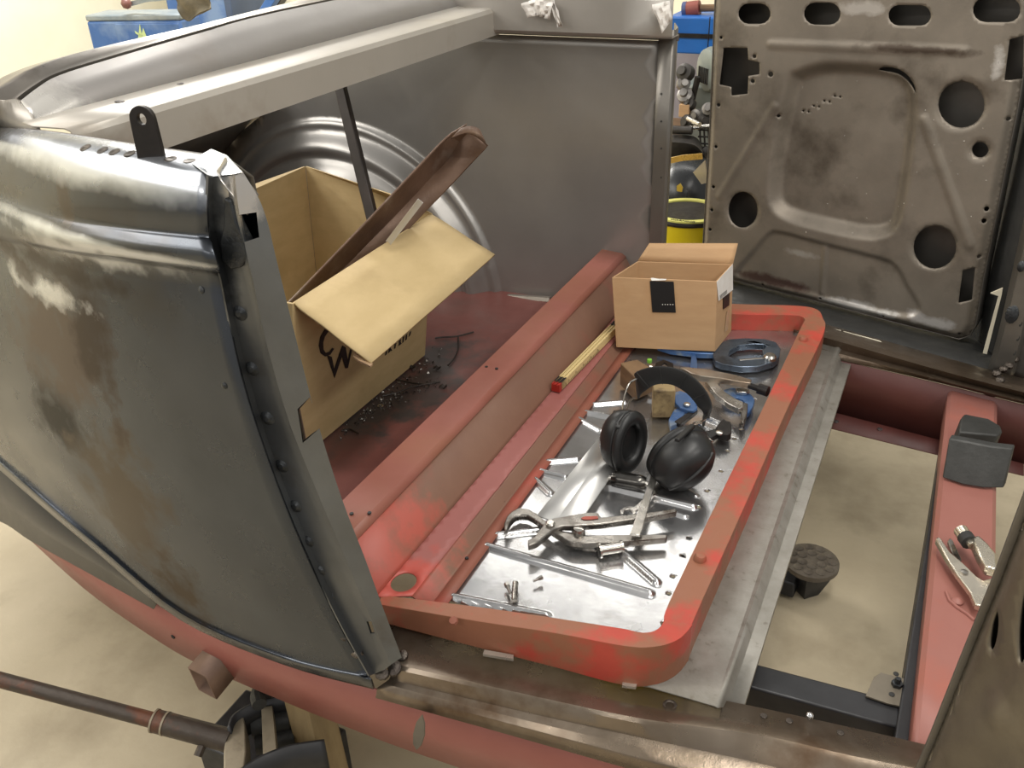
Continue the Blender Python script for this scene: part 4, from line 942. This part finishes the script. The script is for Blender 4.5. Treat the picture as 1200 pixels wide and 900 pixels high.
fin = plate('fin', q6([(512,715),(520,640),(535,628),(545,660),(548,716)]), ZQ+.001, .008, BLUE, cc)
# odds and ends behind the muffs
o = lathe('green_cap', [(.004, 0), (.005, .003), (.0045, .007), (.0005, .009)], mat('green_plastic', lc(130, 196, 70), None, 8, .4, .05), None, frame_at(on(761, 425, 'z', ZQ+.022), (0, 0, 1)), n=12); tag(o, 'tiny bright green cap behind the dark wood block', 'cap')
o = sweep('black_strap', [on(x, y, 'z', ZQ+.03) for x, y in ((771,436),(772,427),(778,424),(785,427),(786,436))], rectp(.012, .003), BLACKST, None, up=(0, 0, 1)); tag(o, 'small black looped strap behind the headband top', 'strap')
bolt('drift_punch', on(762, 431, 'z', ZQ+.02), on(800, 435, 'z', ZQ+.02), .004, 'slim steel punch lying behind the headband', True, 'punch')
# adjustable wrench tip
aw = thing('adjustable_wrench', 'dark adjustable wrench sticking out beneath the right ear cup', 'wrench', tuple(on(840, 512, 'z', ZQ)))
plate('shank', c6([(780,670),(850,655),(905,640),(925,665),(900,690),(850,712),(790,720)]), ZQ+.006, .009, mat('black_chrome', lc(74, 74, 74), lc(58, 58, 58), 20, .3, .1, .8), aw)
plate('head', c6([(890,650),(905,625),(930,598),(948,590),(962,605),(990,610),(1002,640),(998,690),(975,706),(930,700),(905,690)]), ZQ+.005, .013, BLACKST, aw)
lathe('pivot_bolt', [(.006, 0), (.006, .003), (.0005, .004)], TOOLB, aw, frame_at(on(843, 508, 'z', ZQ+.018), (0, 0, 1)), n=12)

# ------------------------------------------------------------------ ear muffs
MUFF = mat('black_muff_plastic', lc(36, 36, 36), lc(28, 28, 28), 20, .38, .06, 0, .04)
CUSH = mat('black_cushion', lc(30, 30, 30), lc(24, 24, 24), 20, .42, .06, 0, .08)
BAND = mat('black_headband_pad', lc(34, 34, 33), lc(26, 26, 26), 30, .6, .06, 0, .15)
WIRE = mat('bright_wire', lc(210, 206, 198), None, 8, .2, .05, .95, 0)
em = thing('ear_muffs', 'black ear muffs with padded headband lying on the tools in the pan', 'ear muffs', tuple(on(760, 545, 'z', ZQ)))
def cup(name, c, axis, upv, rx, ry, dp, parent):
    """axis points out of the ear opening"""
    ax = Vector(axis).normalized(); u = Vector(upv); u = (u-ax*u.dot(ax)).normalized(); s = u.cross(ax)
    M = Matrix((s, u, ax)).transposed().to_4x4(); M.translation = c
    sh = lathe(name, [(.02, -dp*1.0), (.45, -dp*.97), (.72, -dp*.86), (.9, -dp*.62), (.98, -dp*.3), (1, 0), (.97, dp*.06), (.9, dp*.08)], MUFF, parent, M, n=32, sx=rx, sy=ry, ang=50)
    cu = lathe('cushion', [(.72, dp*.03), (.95, dp*.08), (1.03, dp*.18), (1.02, dp*.32), (.92, dp*.44), (.76, dp*.46), (.62, dp*.38), (.56, dp*.24), (.56, dp*.06)], CUSH, sh, M, n=32, sx=rx, sy=ry, ang=60)
    lathe('inner_foam', [(.6, dp*.05), (.3, dp*.07), (.01, dp*.07)], RUBBER, sh, M, n=24, sx=rx, sy=ry)
    # raised rib on the shell
    rib = []
    for a in np.linspace(-.8, .8, 9): rib.append(M @ V(0, ry*a, -dp*(1.0-.42*abs(a)**2.2)))
    tube('shell_rib', rib, .004, MUFF, sh, n=8)
    return sh, M
cL = on(733, 517, 'z', ZQ+.052); cR = on(797, 535, 'z', ZQ+.046)
L_, ML = cup('ear_cup', cL, (.93, -.40, .12), (0.05, .25, .97), .036, .050, .036, em)
R2_, MR = cup('ear_cup', cR, (-.62, .66, .10), (.62, .45, .62), .040, .052, .046, em)
# headband: padded arch
bpx = [(747,452,.062),(750,443,.085),(760,437,.10),(775,434.5,.108),(792,437,.108),(808,446,.098),(820,459,.082),(827,473,.064),(828,484,.05)]
cen = cr([on(x, y+5, 'z', ZQ+h-.005) for x, y, h in bpx], 4)
T_ = [(cen[min(i+1, len(cen)-1)]-cen[max(i-1, 0)]).normalized() for i in range(len(cen))]
wdir = V(.05, -.12, .99)
cen_c = sum(cen, Vector())/len(cen)
rows_b = []
for p, t in zip(cen, T_):
    wv = (wdir-t*wdir.dot(t)).normalized(); th = t.cross(wv).normalized()
    k = .017
    rows_b.append([p+wv*k*a+th*b for a, b in ((-1, -.001), (-.9, -.0022), (.9, -.0022), (1, -.001), (1, .001), (.9, .0022), (-.9, .0022), (-1, .001))])
loft('headband', rows_b, BAND, em, closed=True, cap=True, ang=40)
for i in (6, 12, 18, 24):
    tube('pad_seam', [q*1.0 for q in rows_b[i]][:], .0009, RUBBER, em, n=5)
# wires joining band and cups
def wire(pts): tube('wire', cr(pts, 5), .0016, WIRE, em, n=8)
lt = ML @ V(0, .046, -.012); rt = MR @ V(0, .052, -.018)
wire([on(748, 443, 'z', ZQ+.085), on(738, 449, 'z', ZQ+.080), on(732, 464, 'z', ZQ+.078), on(729, 482, 'z', ZQ+.08), lt])
wire([on(744, 466, 'z', ZQ+.07), on(738, 470, 'z', ZQ+.075), on(735, 480, 'z', ZQ+.08), lt+V(.008, 0, .002)])
wire([on(828, 482, 'z', ZQ+.05), on(829, 488, 'z', ZQ+.05), on(822, 494, 'z', ZQ+.06), on(812, 498, 'z', ZQ+.07), rt])
def yoke(a, b): bev(sweep('yoke', [a, b], rectp(.008, .006), MUFF, em, up=(0, 0, 1)), .0015)
yoke(on(727, 488, 'z', ZQ+.09), on(724, 502, 'z', ZQ+.088)); yoke(on(812, 499, 'z', ZQ+.092), on(793, 516, 'z', ZQ+.098))
tube('wire_end', [on(826, 487, 'z', ZQ+.05), on(824, 500, 'z', ZQ+.035)], .0035, MUFF, em, n=8, scale=[1, .6])

# ------------------------------------------------------------------ swarf and wire bits on the trunk floor
BITS = mat('swarf', lc(150, 146, 140), lc(60, 54, 50), 80, .4, .15, .7, .1, pos=(.45, .55))
rr = random.Random(11); vs = []; fs = []
def crumb(x, y, r):
    p = on(x, y, 'z', .5365+r*.4); k = len(vs); a = rr.uniform(0, 6)
    for i in range(3): vs.append(p+V(r*math.cos(a+2.1*i)*rr.uniform(.5, 1.8), r*math.sin(a+2.1*i)*rr.uniform(.5, 1.8), -r*.4))
    vs.append(p+V(0, 0, r)); fs.extend([(k, k+1, k+3), (k+1, k+2, k+3), (k+2, k, k+3)])
for _ in range(230):
    t = rr.random(); x, y = (400+t*115, 508-t*95) if rr.random() < .55 else (425+t*85, 485-t*38)
    crumb(x+rr.gauss(0, 5), y+rr.gauss(0, 4), rr.uniform(.0008, .0026))
o = mesh('swarf', vs, fs, BITS); tag(o, 'grey metal swarf and grit scattered on the red trunk floor', 'swarf', kind='stuff')
DKW = mat('dark_wire', lc(60, 52, 48), None, 20, .5, .1, .4)
for pts, lab in (([(510,396),(520,395),(535,394),(555,389)], 'dark wire offcut lying farthest on the red trunk floor'), ([(537,395),(537,408),(532,420),(525,428)], 'bent dark wire offcut curling down from the farthest offcut'),
                 ([(456,442),(470,446),(485,449),(495,450)], 'dark wire offcut lying near the carton edge'), ([(448,464),(465,460),(485,453),(516,447)], 'thin wire offcut lying in the middle of the swarf'), ([(400,505),(410,503),(420,508)], 'short bright wire offcut nearest the door pillar')):
    tag(tube('wire_offcut', cr([on(x, y, 'z', .5385) for x, y in pts], 4), .0016, DKW, None, n=6), lab, 'wire', 'wire offcuts on the trunk floor')
for x, y, r, lab in ((446, 476, .006, 'small pale washer lying on the greasy trunk floor'),):
    o = lathe('washer', [(r, 0), (r, .0012), (r*.5, .0012), (r*.5, 0)], TOOLB, None, frame_at(on(x, y, 'z', .5362), (0, 0, 1)), n=14); tag(o, lab, 'washer')
for x, y, lab in ((482, 432, 'dark clip lying by the swarf trail'), (512, 433, 'small dark clip right of the swarf trail'), (519, 455, 'tiny dark clip nearest the hump')):
    p = on(x, y, 'z', .537); o = sweep('metal_clip', [p+V(-.008, 0, .002), p+V(-.003, .003, .005), p+V(.003, 0, .002), p+V(.008, .002, .007)], rectp(.006, .002), DKW, None, up=(0, 0, 1)); tag(o, lab, 'clip', 'metal clips on the trunk floor')
# hanging leaf-shaped scrap on the sill lip
ls = [(494,838),(497,848),(497,862),(493,874),(488,879),(484,872),(484,860),(488,846)]
o = prism('metal_scrap', [on(x, y, 'y', .606) for x, y in ls], V(.0006, .0016, 0), mat('scrap_zinc', lc(112, 107, 98), lc(96, 91, 83), 20, .45, .1, .5), None); tag(o, 'leaf shaped metal scrap hanging from the sill lip', 'metal scrap')

# ------------------------------------------------------------------ right rail: dolly blocks and locking pliers
IRON = mat('dark_cast_iron', lc(70, 70, 68), lc(54, 54, 52), 16, .5, .08, .4, .25, 120)
zr2 = zr+.001
b1 = [on(x, y, 'z', zr+.05) for x, y in ((1126,490),(1130,485),(1160,491),(1173,499),(1175,505),(1170,510),(1124,506))]
o = prism('dolly_block', b1, V(-.006, -.004, -.049), IRON, None, bevel=.003); tag(o, 'D shaped dark iron dolly block at the far end of the pink rail', 'dolly block')
b2_ = [on(x, y, 'z', zr+.06) for x, y in ((1112,514),(1114,513),(1150,521),(1187,526),(1187,531),(1150,526),(1112,518))]
f0 = [on(x, y, 'z', zr+.062) for x, y in ((1112,514),(1135,518),(1160,523),(1187,526))]
f1 = [on(x, y, 'z', zr+.004) for x, y in ((1104,560),(1128,568),(1152,572),(1176,572))]
vs = f0+f1; bk_ = V(.003, .012, .002); vs = vs+[p+bk_ for p in vs]
fs = [(i, i+1, i+5, i+4) for i in range(3)]+[(i+8, i+9, i+13, i+12) for i in range(3)]+[(i, i+1, i+9, i+8) for i in range(3)]+[(i+4, i+5, i+13, i+12) for i in range(3)]+[(0, 4, 12, 8), (3, 7, 15, 11)]
o = bev(mesh('dolly_plate', vs, fs, IRON), .002); tag(o, 'flat dark iron plate leaning in front of the D shaped dolly block', 'dolly block')
NICK = mat('nickel_pliers', lc(216, 208, 192), lc(196, 188, 172), 20, .25, .08, .9, .05)
lk = thing('locking_pliers', 'bright nickel locking pliers lying on the pink rail beside the near door', 'pliers', tuple(on(1130, 670, 'z', zr)))
def c7(pts): return [(900+x/4, 600+y/4) for x, y in pts]
plate('lower_jaw', c7([(780,150),(790,140),(805,148),(850,215),(920,275),(975,330),(1000,345),(1050,330),(1060,420),(1000,470),(965,460),(940,400),(880,320),(830,240)]), zr+.012, .010, NICK, lk, b=.002)
plate('release_lever', c7([(838,150),(850,136),(864,150),(905,240),(890,245),(862,215)]), zr+.008, .006, TOOL, lk)
plate('handle', c7([(940,160),(975,148),(1020,190),(1060,240),(1060,310),(1010,300),(975,240)]), zr+.022, .016, NICK, lk, b=.003)
tube('screw', lin([on(1140,640,'z',zr+.03), on(1134,633,'z',zr+.03)], 1), .006, NICK, lk, n=12)
tube('screw_knob', lin([on(1134,634,'z',zr+.03), on(1126,622,'z',zr+.03)], 1), .010, NICK, lk, n=14)
tube('rubber_ring', lin([on(1136,636,'z',zr+.03), on(1131,629,'z',zr+.03)], 1), .011, RUBBER, lk, n=14)
lathe('pivot_bolt', [(.005, 0), (.005, .002), (.0005, .003)], TOOL, lk, frame_at(on(1130, 671, 'z', zr+.022), (0, 0, 1)), n=10)
# ------------------------------------------------------------------ under and around the car
# pad-topped stand on the floor
ps = thing('support_stand', 'round knobbly rubber topped support standing on the concrete floor under the opening', 'stand', tuple(V(*on(948, 690, 'z', .0))))
PADM = mat('dusty_rubber_pad', lc(104, 96, 84), lc(84, 76, 66), 40, .75, .08, 0, .5, 150)
pz = .075; pcn = on(950, 663, 'z', pz)
pad = lathe('pad', [(.054, 0), (.058, .004), (.058, .015), (.053, .018), (.0005, .018)], PADM, ps, Matrix.Translation(pcn), n=28)
for r, n in ((.043, 11), (.023, 6)):
    for i in range(n):
        a = 2*math.pi*i/n+r*30; lathe('knob', [(.0105, 0), (.0105, .003), (.006, .006), (.0005, .0065)], PADM, pad, Matrix.Translation(pcn+V(r*math.cos(a), r*math.sin(a), .016)), n=9)
lathe('column', [(.026, -pz), (.050, -.012), (.050, 0)], BLACKP, ps, Matrix.Translation(pcn), n=4)
ar0 = V(pcn.x-.02, pcn.y-.02, .03)
bev(sweep('lift_arm', [ar0, ar0+V(-.55, .05, -.004)], rectp(.05, .04), BLACKP, ps), .004)

# trolley jack, lower left
jk = thing('trolley_jack', 'grey trolley jack with long rusty handle beneath the near body side', 'jack', tuple(on(330, 890, 'z', 0)))
GREYJ = mat('jack_grey_paint', lc(150, 140, 120), lc(128, 118, 100), 14, .5, .1, .2, .2, c3=lc(96, 84, 68), s3=16)
RUST = mat('rusty_handle', lc(74, 66, 58), lc(58, 50, 44), 20, .5, .12, .4, .35, 140, c3=lc(104, 66, 48), s3=10, t3=(.58, .7))
zj = .20
h0, h1 = on(-40, 786, 'z', zj+.10), on(262, 866, 'z', zj+.02)
hd = (h1-h0).normalized()
tube('handle', lin([h0, h1-hd*.10], 6), .0125, RUST, jk, n=14)
tube('handle_socket', lin([h1-hd*.115, h1+hd*.01], 3), .0185, RUST, jk, n=14)
for k in (.118, .10): tube('collar', lin([h1-hd*k, h1-hd*(k-.003)], 1), .0195, GREYJ, jk, n=14)
tube('clamp_screw', [h1-hd*.03+V(.002, -.008, -.006), h1-hd*.03+V(.004, -.028, -.018)], .007, RUST, jk, n=8)
def sidep(name, pts, z, t, M): return prism(name, pxpoly(pts, 'z', z), V(0, 0, -t), M, jk, bevel=.002)
sidep('yoke', [(262,880),(265,860),(275,840),(284,834),(287,850),(288,880),(285,905),(262,905)], zj+.03, .05, GREYJ)
sidep('lever_arm', [(306,828),(319,826),(324,880),(308,884)], zj+.035, .03, GREYJ)
vsd = cr([on(x, y, 'z', zj+.045) for x, y in ((266,853),(272,838),(290,826),(308,819),(326,815),(345,812))], 4)
loft('side_plate', [vsd, [p+V(0, 0, -.06) for p in vsd]], BLACKP, jk, thick=.005, tocam=False)
vsd = cr([on(x, y, 'z', zj+.035) for x, y in ((275,905),(300,888),(325,877),(345,871),(380,866))], 4)
loft('side_plate', [vsd, [p+V(0, 0, -.09) for p in vsd]], BLACKP, jk, thick=.005, tocam=False)
tube('hydraulic_ram', lin([on(296,850,'z',zj-.01), on(340,842,'z',zj-.01)], 3), .022, RUBBER, jk, n=14)
tube('hydraulic_ram', lin([on(300,872,'z',zj-.03), on(345,862,'z',zj-.03)], 3), .018, RUBBER, jk, n=14)
jc = on(316, 862, 'z', .12)
box('chassis', (jc.x-.10, jc.y-.07, .02), (jc.x+.12, jc.y+.06, .13), BLACKP, jk, bevel=.004)
lathe('wheel', [(.045, -.02), (.05, -.015), (.05, .015), (.045, .02), (.0005, .02)], RUBBER, jk, frame_at(V(-.86, .70, .05), (0, 1, 0)), n=20)
tube('cable_stub', cr([on(x, y, 'z', zj+.06) for x, y in ((304,826),(302,814),(308,807),(317,811))], 4), .012, RUBBER, jk, n=10)
# post beside the jack
WOODP = mat('prop_wood', lc(150, 130, 94), lc(128, 108, 76), 10, .65, .08, 0, .15, 60, stretch=(4, 4, .6))
pt = [on(x, y, 'y', .735) for x, y in ((322,780),(350,790),(372,905),(346,905))]
o = prism('wood_prop', [p+V(0, 0, 0) for p in pt[:2]]+[V(pt[2].x+.02, pt[2].y, 0.0), V(pt[3].x+.02, pt[3].y, 0.0)], V(.012, .045, 0), WOODP, None, bevel=.003); tag(o, 'tall wooden prop leaning under the near sill beside the jack', 'prop')
# square tube stub below the rocker
sq0 = on(237, 801, 'y', .665); sqd = V(.05, .98, .18).normalized()
stb = thing('square_tube', 'rusty open ended square tube sticking out under the near rocker edge', 'tube', tuple(sq0))
rs_ = []
for p, k in ((sq0, 1), (sq0+sqd*.16, 1)):
    sx = V(1, -.05, -.05).normalized(); sz = V(-.22, .0, 1).normalized(); rs_.append([p+sx*.019*a*k+sz*.023*b*k for a, b in ((-1, 1), (1, 1), (1, -1), (-1, -1))])
o = loft('tube_wall', rs_, mat('rusty_tube', lc(122, 98, 84), lc(100, 80, 68), 14, .5, .1, .4, .25), stb, closed=True, cap=False, ang=20); md = o.modifiers.new('thick', 'SOLIDIFY'); md.thickness = .004

# ------------------------------------------------------------------ workshop background, left: blue machine
bl = thing('blue_cabinet', 'blue metal cabinet standing against the cream wall behind the car', 'cabinet', tuple(V(*on(190, 40, 'y', 3.6)).to_2d().to_3d()))
BLUEC = mat('blue_cabinet_paint', lc(64, 102, 158), lc(54, 90, 146), 5, .5, .08, 0, .05, c3=lc(110, 134, 168), s3=3)
GREYB = mat('cabinet_worn_top', lc(150, 156, 156), lc(120, 132, 140), 10, .5, .1, .2)
def bq(pts, y): return [on(px, py, 'y', y) for px, py in pts]
TL, TR = on(99, 18, 'y', 3.6), on(207, 3, 'y', 3.75)
dd = (TR-TL); dd.z = 0; dn_ = V(-dd.y, dd.x, 0).normalized()
zt_ = TL.z
fA, fB = V(TL.x, TL.y, 0), V(TL.x+dd.x, TL.y+dd.y, 0)
hexa('body', [fA, fB, fB+dn_*.22, fA+dn_*.22]+[p+V(0, 0, zt_-.03) for p in (fA, fB, fB+dn_*.22, fA+dn_*.22)], BLUEC, bl, bevel=.012)
hexa('top', [p+V(0, 0, zt_-.03) for p in (fA, fB, fB+dn_*.22, fA+dn_*.22)]+[p+V(0, 0, zt_) for p in (fA, fB, fB+dn_*.22, fA+dn_*.22)], GREYB, bl, bevel=.008)
pn0 = fA+dd*.30-dn_*.004
hexa('door', [pn0+V(0, 0, .3), pn0+dd*.68+V(0, 0, .3), pn0+dd*.68+dn_*.006+V(0, 0, .3), pn0+dn_*.006+V(0, 0, .3)]+[p+V(0, 0, zt_-.045) for p in (pn0, pn0+dd*.68, pn0+dd*.68+dn_*.006, pn0+dn_*.006)], BLUEC, bl, bevel=.004)
# yellow-green sticker flashes on the door
for i, pts in enumerate(([(162,45),(164,28),(167,45)], [(158,36),(170,44),(171,46),(159,39)], [(166,40),(168,33),(173,46),(171,46)])):
    n_ = dn_; pl3 = [onp(x, y, fA-dn_*.006, dn_) for x, y in pts]; prism('sticker', pl3, -dn_*.002, mat('sticker_green', lc(196, 214, 150), None, 10, .5, .05), bl)
o = lathe('round_knob', [(.0005, -.028), (.02, -.02), (.028, 0), (.02, .02), (.0005, .028)], mat('brown_knob', lc(120, 80, 74), None, 10, .35, .05), None, Matrix.Translation(on(148, 4, 'y', 3.66)), n=20, ang=80); tag(o, 'round brown ball knob resting on the corner of the blue cabinet', 'knob')
o = sweep('metal_rod', [on(x, y, 'y', 3.70) for x, y in ((152,5),(170,0),(200,-3))], rectp(.03, .02), GREYB, None); tag(o, 'flat grey tool lying on top of the blue cabinet behind the ball knob', 'tool')
# second taller blue cabinet with rag
t2 = thing('blue_locker', 'tall blue locker standing right of the blue cabinet', 'locker', tuple(V(on(240, 40, 'y', 4.4).x, 4.4, 0)))
l0, l1 = on(200, 30, 'y', 4.45), on(268, 20, 'y', 4.45)
box('body', (l0.x, 4.45, 0), (l1.x, 4.85, 1.75), BLUEC, t2, bevel=.01)
box('side_rail', (l1.x, 4.43, 0), (l1.x+.05, 4.85, 1.75), mat('locker_edge', lc(70, 84, 108), None, 6, .5, .1), t2, bevel=.006)
RAG = mat('olive_rag', lc(104, 96, 78), lc(84, 78, 64), 20, .8, .05, 0, .4, 80)
rg = [[on(x, y, 'y', 3.62) for x, y in r] for r in ([(196,-10),(215,-12),(240,-8),(246,4)], [(204,2),(222,4),(240,6),(249,10)], [(210,10),(222,18),(236,14),(246,11)], [(214,20),(218,25),(228,20),(236,16)])]
for i, r in enumerate(rg):
    for j, p in enumerate(r): p += V(0, .02*math.sin(i*2+j*3), 0)
o = loft('rag', [cr(list(r), 3) for r in zip(*[cr(list(c), 3) for c in zip(*rg)])], RAG, None, thick=.006, ang=70); tag(o, 'olive grey rag hanging over the blue cabinet corner', 'rag')
pole = sweep('blue_pole', lin([on(303, 26, 'y', 4.3), on(332, -20, 'y', 4.3)], 2), rectp(.05, .05), BLUEC, None); bev(pole, .004)
tag(pole, 'slanted blue steel pole leaning against the cream wall', 'pole')
o = sweep('plank', lin([on(314, 24, 'y', 4.6), on(342, -20, 'y', 4.6)], 2), rectp(.06, .03), BLACKST, None); tag(o, 'slanted dark plank leaning beside the blue pole', 'plank')

# ------------------------------------------------------------------ workshop background seen through the gap beside the far pillar
def bb(name, x0, y0, x1, y1, Y, dep, M, parent=None, bevel=.006):
    a, b = on(x0, y1, 'y', Y), on(x1, y0, 'y', Y)
    return box(name, (min(a.x, b.x), Y, a.z), (max(a.x, b.x), Y+dep, b.z), M, parent, bevel=bevel)
box_y = 3.3
pnl = bb('backboard', 760, 20, 860, 300, 3.5, .03, GREYWALL); tag(pnl, 'lilac grey backboard behind the workbench seen through the gap', 'board')
bench = thing('workbench', 'cluttered dark workbench beyond the far pillar gap', 'workbench', (-.85, 3.1, 0))
wb = on(810, 170, 'y', 3.0)
box('bench_top', (wb.x-.6, 2.95, wb.z-.06), (wb.x+.6, 3.45, wb.z-.02), WOOD, bench, bevel=.004)
for sx in (-.55, .5):
    for y in (2.98, 3.38): box('leg', (wb.x+sx, y, 0), (wb.x+sx+.06, y+.06, wb.z-.06), WOOD, bench)
BTB = mat('blue_toolbox_paint', lc(30, 104, 186), lc(26, 94, 172), 6, .4, .06)
tb = thing('blue_toolbox', 'bright blue wall cabinet above the bench grinder', 'cabinet', tuple(on(815, 60, 'y', 3.2)))
bb('body', 780, 21, 850, 62, 3.2, .25, BTB, tb); bb('drawer_gap', 780, 41, 850, 43.5, 3.192, .01, BLACKST, tb, 0)
bb('hanging_cable', 828, 20, 832, 66, 3.17, .01, BLACKST, tb, .002)
rh = thing('mallet', 'red and blue mallet lying on top of the bright blue wall cabinet', 'mallet', tuple(on(811, 20, 'y', 3.25)))
m0, m1 = on(804, 11.5, 'y', 3.27), on(820, 9.5, 'y', 3.27)
tube('head', lin([m0, m1], 3), .026, mat('mallet_red', lc(150, 78, 66), None, 10, .5, .1), rh, n=12)
tube('face', lin([m0-(m1-m0)*.2, m0+(m1-m0)*.1], 1), .027, mat('mallet_blue', lc(70, 84, 128), None, 10, .5, .1), rh, n=12)
tube('handle', [m1, m1+V(.15, .05, 0)], .012, WOOD, rh, n=10)
gr = thing('bench_grinder', 'grey bench grinder with slotted round end cover', 'grinder', tuple(on(826, 110, 'y', 3.1)))
gc = on(829, 82, 'y', 3.05); GRN = mat('grinder_grey', lc(136, 142, 136), lc(120, 126, 120), 10, .45, .1, .2)
gax = V(-.75, -.66, 0)
GM = frame_at(gc, gax)
cov = lathe('end_cover', [(.072, -.16), (.072, -.01), (.066, .006), (.05, .014), (.0005, .016)], GRN, gr, GM, n=28)
for i in range(6): box('vent_slot', (-.03+i*.012, -.04, .008), (-.025+i*.012, .01, .018), BLACKST, cov, GM)
tube('support_arm', [on(818, 90, 'y', 3.0), on(811, 118, 'y', 3.0)], .010, BLACKST, gr, n=10)
box('base', (gc.x-.08, 3.05, wb.z-.02), (gc.x+.12, 3.25, gc.z-.05), GRN, gr, bevel=.01)
DK = mat('dark_clutter', lc(66, 62, 58), lc(48, 45, 42), 30, .5, .1, .3, .2); LT = mat('grey_clutter', lc(140, 136, 132), lc(110, 106, 102), 30, .4, .1, .6, .1)
for i, (x, y, r, M, nm, lab) in enumerate(((803,85,.028,DK,'drill_chuck','dark drill chuck hanging left of the bench grinder'), (801,98,.022,LT,'steel_ball','grey round fitting below the drill chuck'), (803,112,.026,LT,'pulley','grey pulley lying on the bench left of the grinder arm'), (808,122,.020,DK,'motor_part','dark round motor part in front of the pulley'), (816,135,.020,LT,'bearing','grey bearing lying on the bench'), (806,143,.024,DK,'dark_spool','dark spool near the bench edge'), (826,140,.022,DK,'dark_reel','dark reel beneath the bench grinder'), (830,128,.02,LT,'grey_flange','grey flange beneath the bench grinder'))):
    o = lathe(nm, [(r*.6, -r), (r, -r*.6), (r, r*.4), (r*.55, r*.6), (r*.5, r), (.0005, r)], M, None, frame_at(on(x, y, 'y', 3.0-i*.01), (random.uniform(-.6, .6), -1, random.uniform(0, .8))), n=16); tag(o, lab, 'machine part', 'loose machine parts on the bench')
o = bb('small_carton', 795, 123, 808, 137, 2.95, .08, CARD2, None, .002); tag(o, 'tiny cardboard carton on the cluttered bench', 'box')
o = tube('steel_rod', [on(800, 151, 'y', 2.88), on(838, 147, 'y', 2.88)], .007, TOOLB, None, n=10); tag(o, 'bright steel rod lying along the bench edge', 'rod')
o = tube('ratchet_bar', [on(806, 139, 'y', 2.9), on(820, 146, 'y', 2.86)], .008, TOOLB, None, n=10); tag(o, 'short chrome bar sloping above the bright rod', 'bar')
o = tube('dark_cylinder', lin([on(788, 152, 'y', 2.85), on(811, 153, 'y', 2.85)], 2), .013, DK, None, n=14); tag(o, 'dark horizontal cylinder in front of the bright rod', 'cylinder')
cs = [[on(x, y, 'y', 2.8+dy) for x, y in r] for r, dy in (([(780,157),(805,158),(817,162),(823,172)], .06), ([(780,166),(805,168),(817,172),(825,182)], 0), ([(780,188),(805,188),(817,188),(825,190)], .03))]
o = loft('dark_cushion', [cr(r, 4) for r in cs], DK, None, thick=.05, ang=70); tag(o, 'dark padded cover below the cluttered bench top', 'cover')
wc = thing('wire_crate', 'dark wire crate to the right of the padded cover', 'crate', tuple(on(826, 185, 'y', 2.9)))
for x in (820, 825, 830, 835): tube('wire', [on(x, 150, 'y', 2.9), on(x+2, 190, 'y', 2.9)], .003, BLACKST, wc, n=6)
for y in (152, 160, 168, 176, 184): tube('wire', [on(818, y, 'y', 2.895), on(840, y+1, 'y', 2.895)], .003, BLACKST, wc, n=6)
# welding helmet
wh = thing('welding_helmet', 'glossy black welding helmet with gold rimmed visor beyond the far pillar', 'helmet', tuple(on(812, 250, 'y', 2.5)))
hc_ = on(806, 224, 'y', 2.74)
SHL = mat('helmet_black', lc(34, 36, 38), lc(28, 30, 32), 10, .3, .06)
lathe('shell', [(.0005, -.12), (.05, -.115), (.085, -.09), (.105, -.04), (.108, 0), (.095, .05), (.06, .085), (.0005, .10)], SHL, wh, frame_at(hc_, (.35, -.5, .85)), n=30, ang=70, sy=1.15)
gp = on(808, 190, 'y', 2.52)
sweep('gold_rim', [on(x, y, 'y', 2.5) for x, y in ((786,188),(800,185),(812,184),(823,183))], rectp(.006, .016), mat('gold_rim', lc(216, 176, 90), None, 10, .3, .1, .5), wh)
prism('visor', [on(x, y, 'y', 2.5) for x, y in ((812,202),(826,188),(829,214),(822,216))], V(0, .006, 0), mat('visor_glass', lc(190, 176, 150), lc(170, 160, 150), 6, .15, .05, .2), wh)
tube('trim_line', cr([on(x, y, 'y', 2.49) for x, y in ((790,235),(800,240),(812,245),(826,247))], 4), .003, TOOLB, wh, n=8)
prism('emblem', [on(x, y, 'y', 2.49) for x, y in ((793,218),(797,215),(800,220),(799,225),(793,224))], V(0, .004, 0), mat('emblem_yellow', lc(200, 170, 70), None, 8, .4, .05), wh)
# yellow bucket
yb = thing('yellow_bucket', 'bright yellow bucket with dark rim behind the small carton', 'bucket', tuple(on(806, 300, 'y', 2.45).to_2d().to_3d()))
yc = on(806, 249, 'y', 2.36); YELB = mat('yellow_plastic', lc(236, 214, 26), lc(228, 204, 20), 6, .4, .05)
lathe('body', [(.09, -.6), (.11, 0), (.104, .0), (.1, -.02), (.085, -.58), (.0005, -.58)], YELB, yb, Matrix.Translation(V(yc.x, yc.y, yc.z)), n=32, ang=40)
lathe('rim', [(.113, -.006), (.116, 0), (.113, .006), (.108, .004)], BLACKST, yb, Matrix.Translation(yc), n=32)
lathe('dark_inset', [(.100, -.02), (.098, -.05), (.0005, -.05)], RUBBER, yb, Matrix.Translation(yc), n=32)  # dark disc standing in for the bucket's shaded inside
lathe('lid', [(.106, .002), (.104, .008), (.086, .008), (.084, .002)], mat('pale_yellow_lid', lc(226, 222, 120), None, 6, .45, .05), yb, Matrix.Translation(yc), n=32)
tx = bpy.data.curves.new('lettering', 'FONT'); tx.body = 'WARNING'; tx.size = .014; tx.align_x = 'CENTER'; tx.extrude = .0004
to = bpy.data.objects.new('lettering', tx); COL.objects.link(to); dg = bpy.context.evaluated_depsgraph_get(); me = bpy.data.meshes.new_from_object(to.evaluated_get(dg)); bpy.data.objects.remove(to)
me.transform(Matrix.Translation(V(yc.x+.012, yc.y-.099, yc.z+.0085))); o = link('lettering', me, INK, yb)

for o in bpy.data.objects:
    if '_world' in o.keys(): del o['_world']
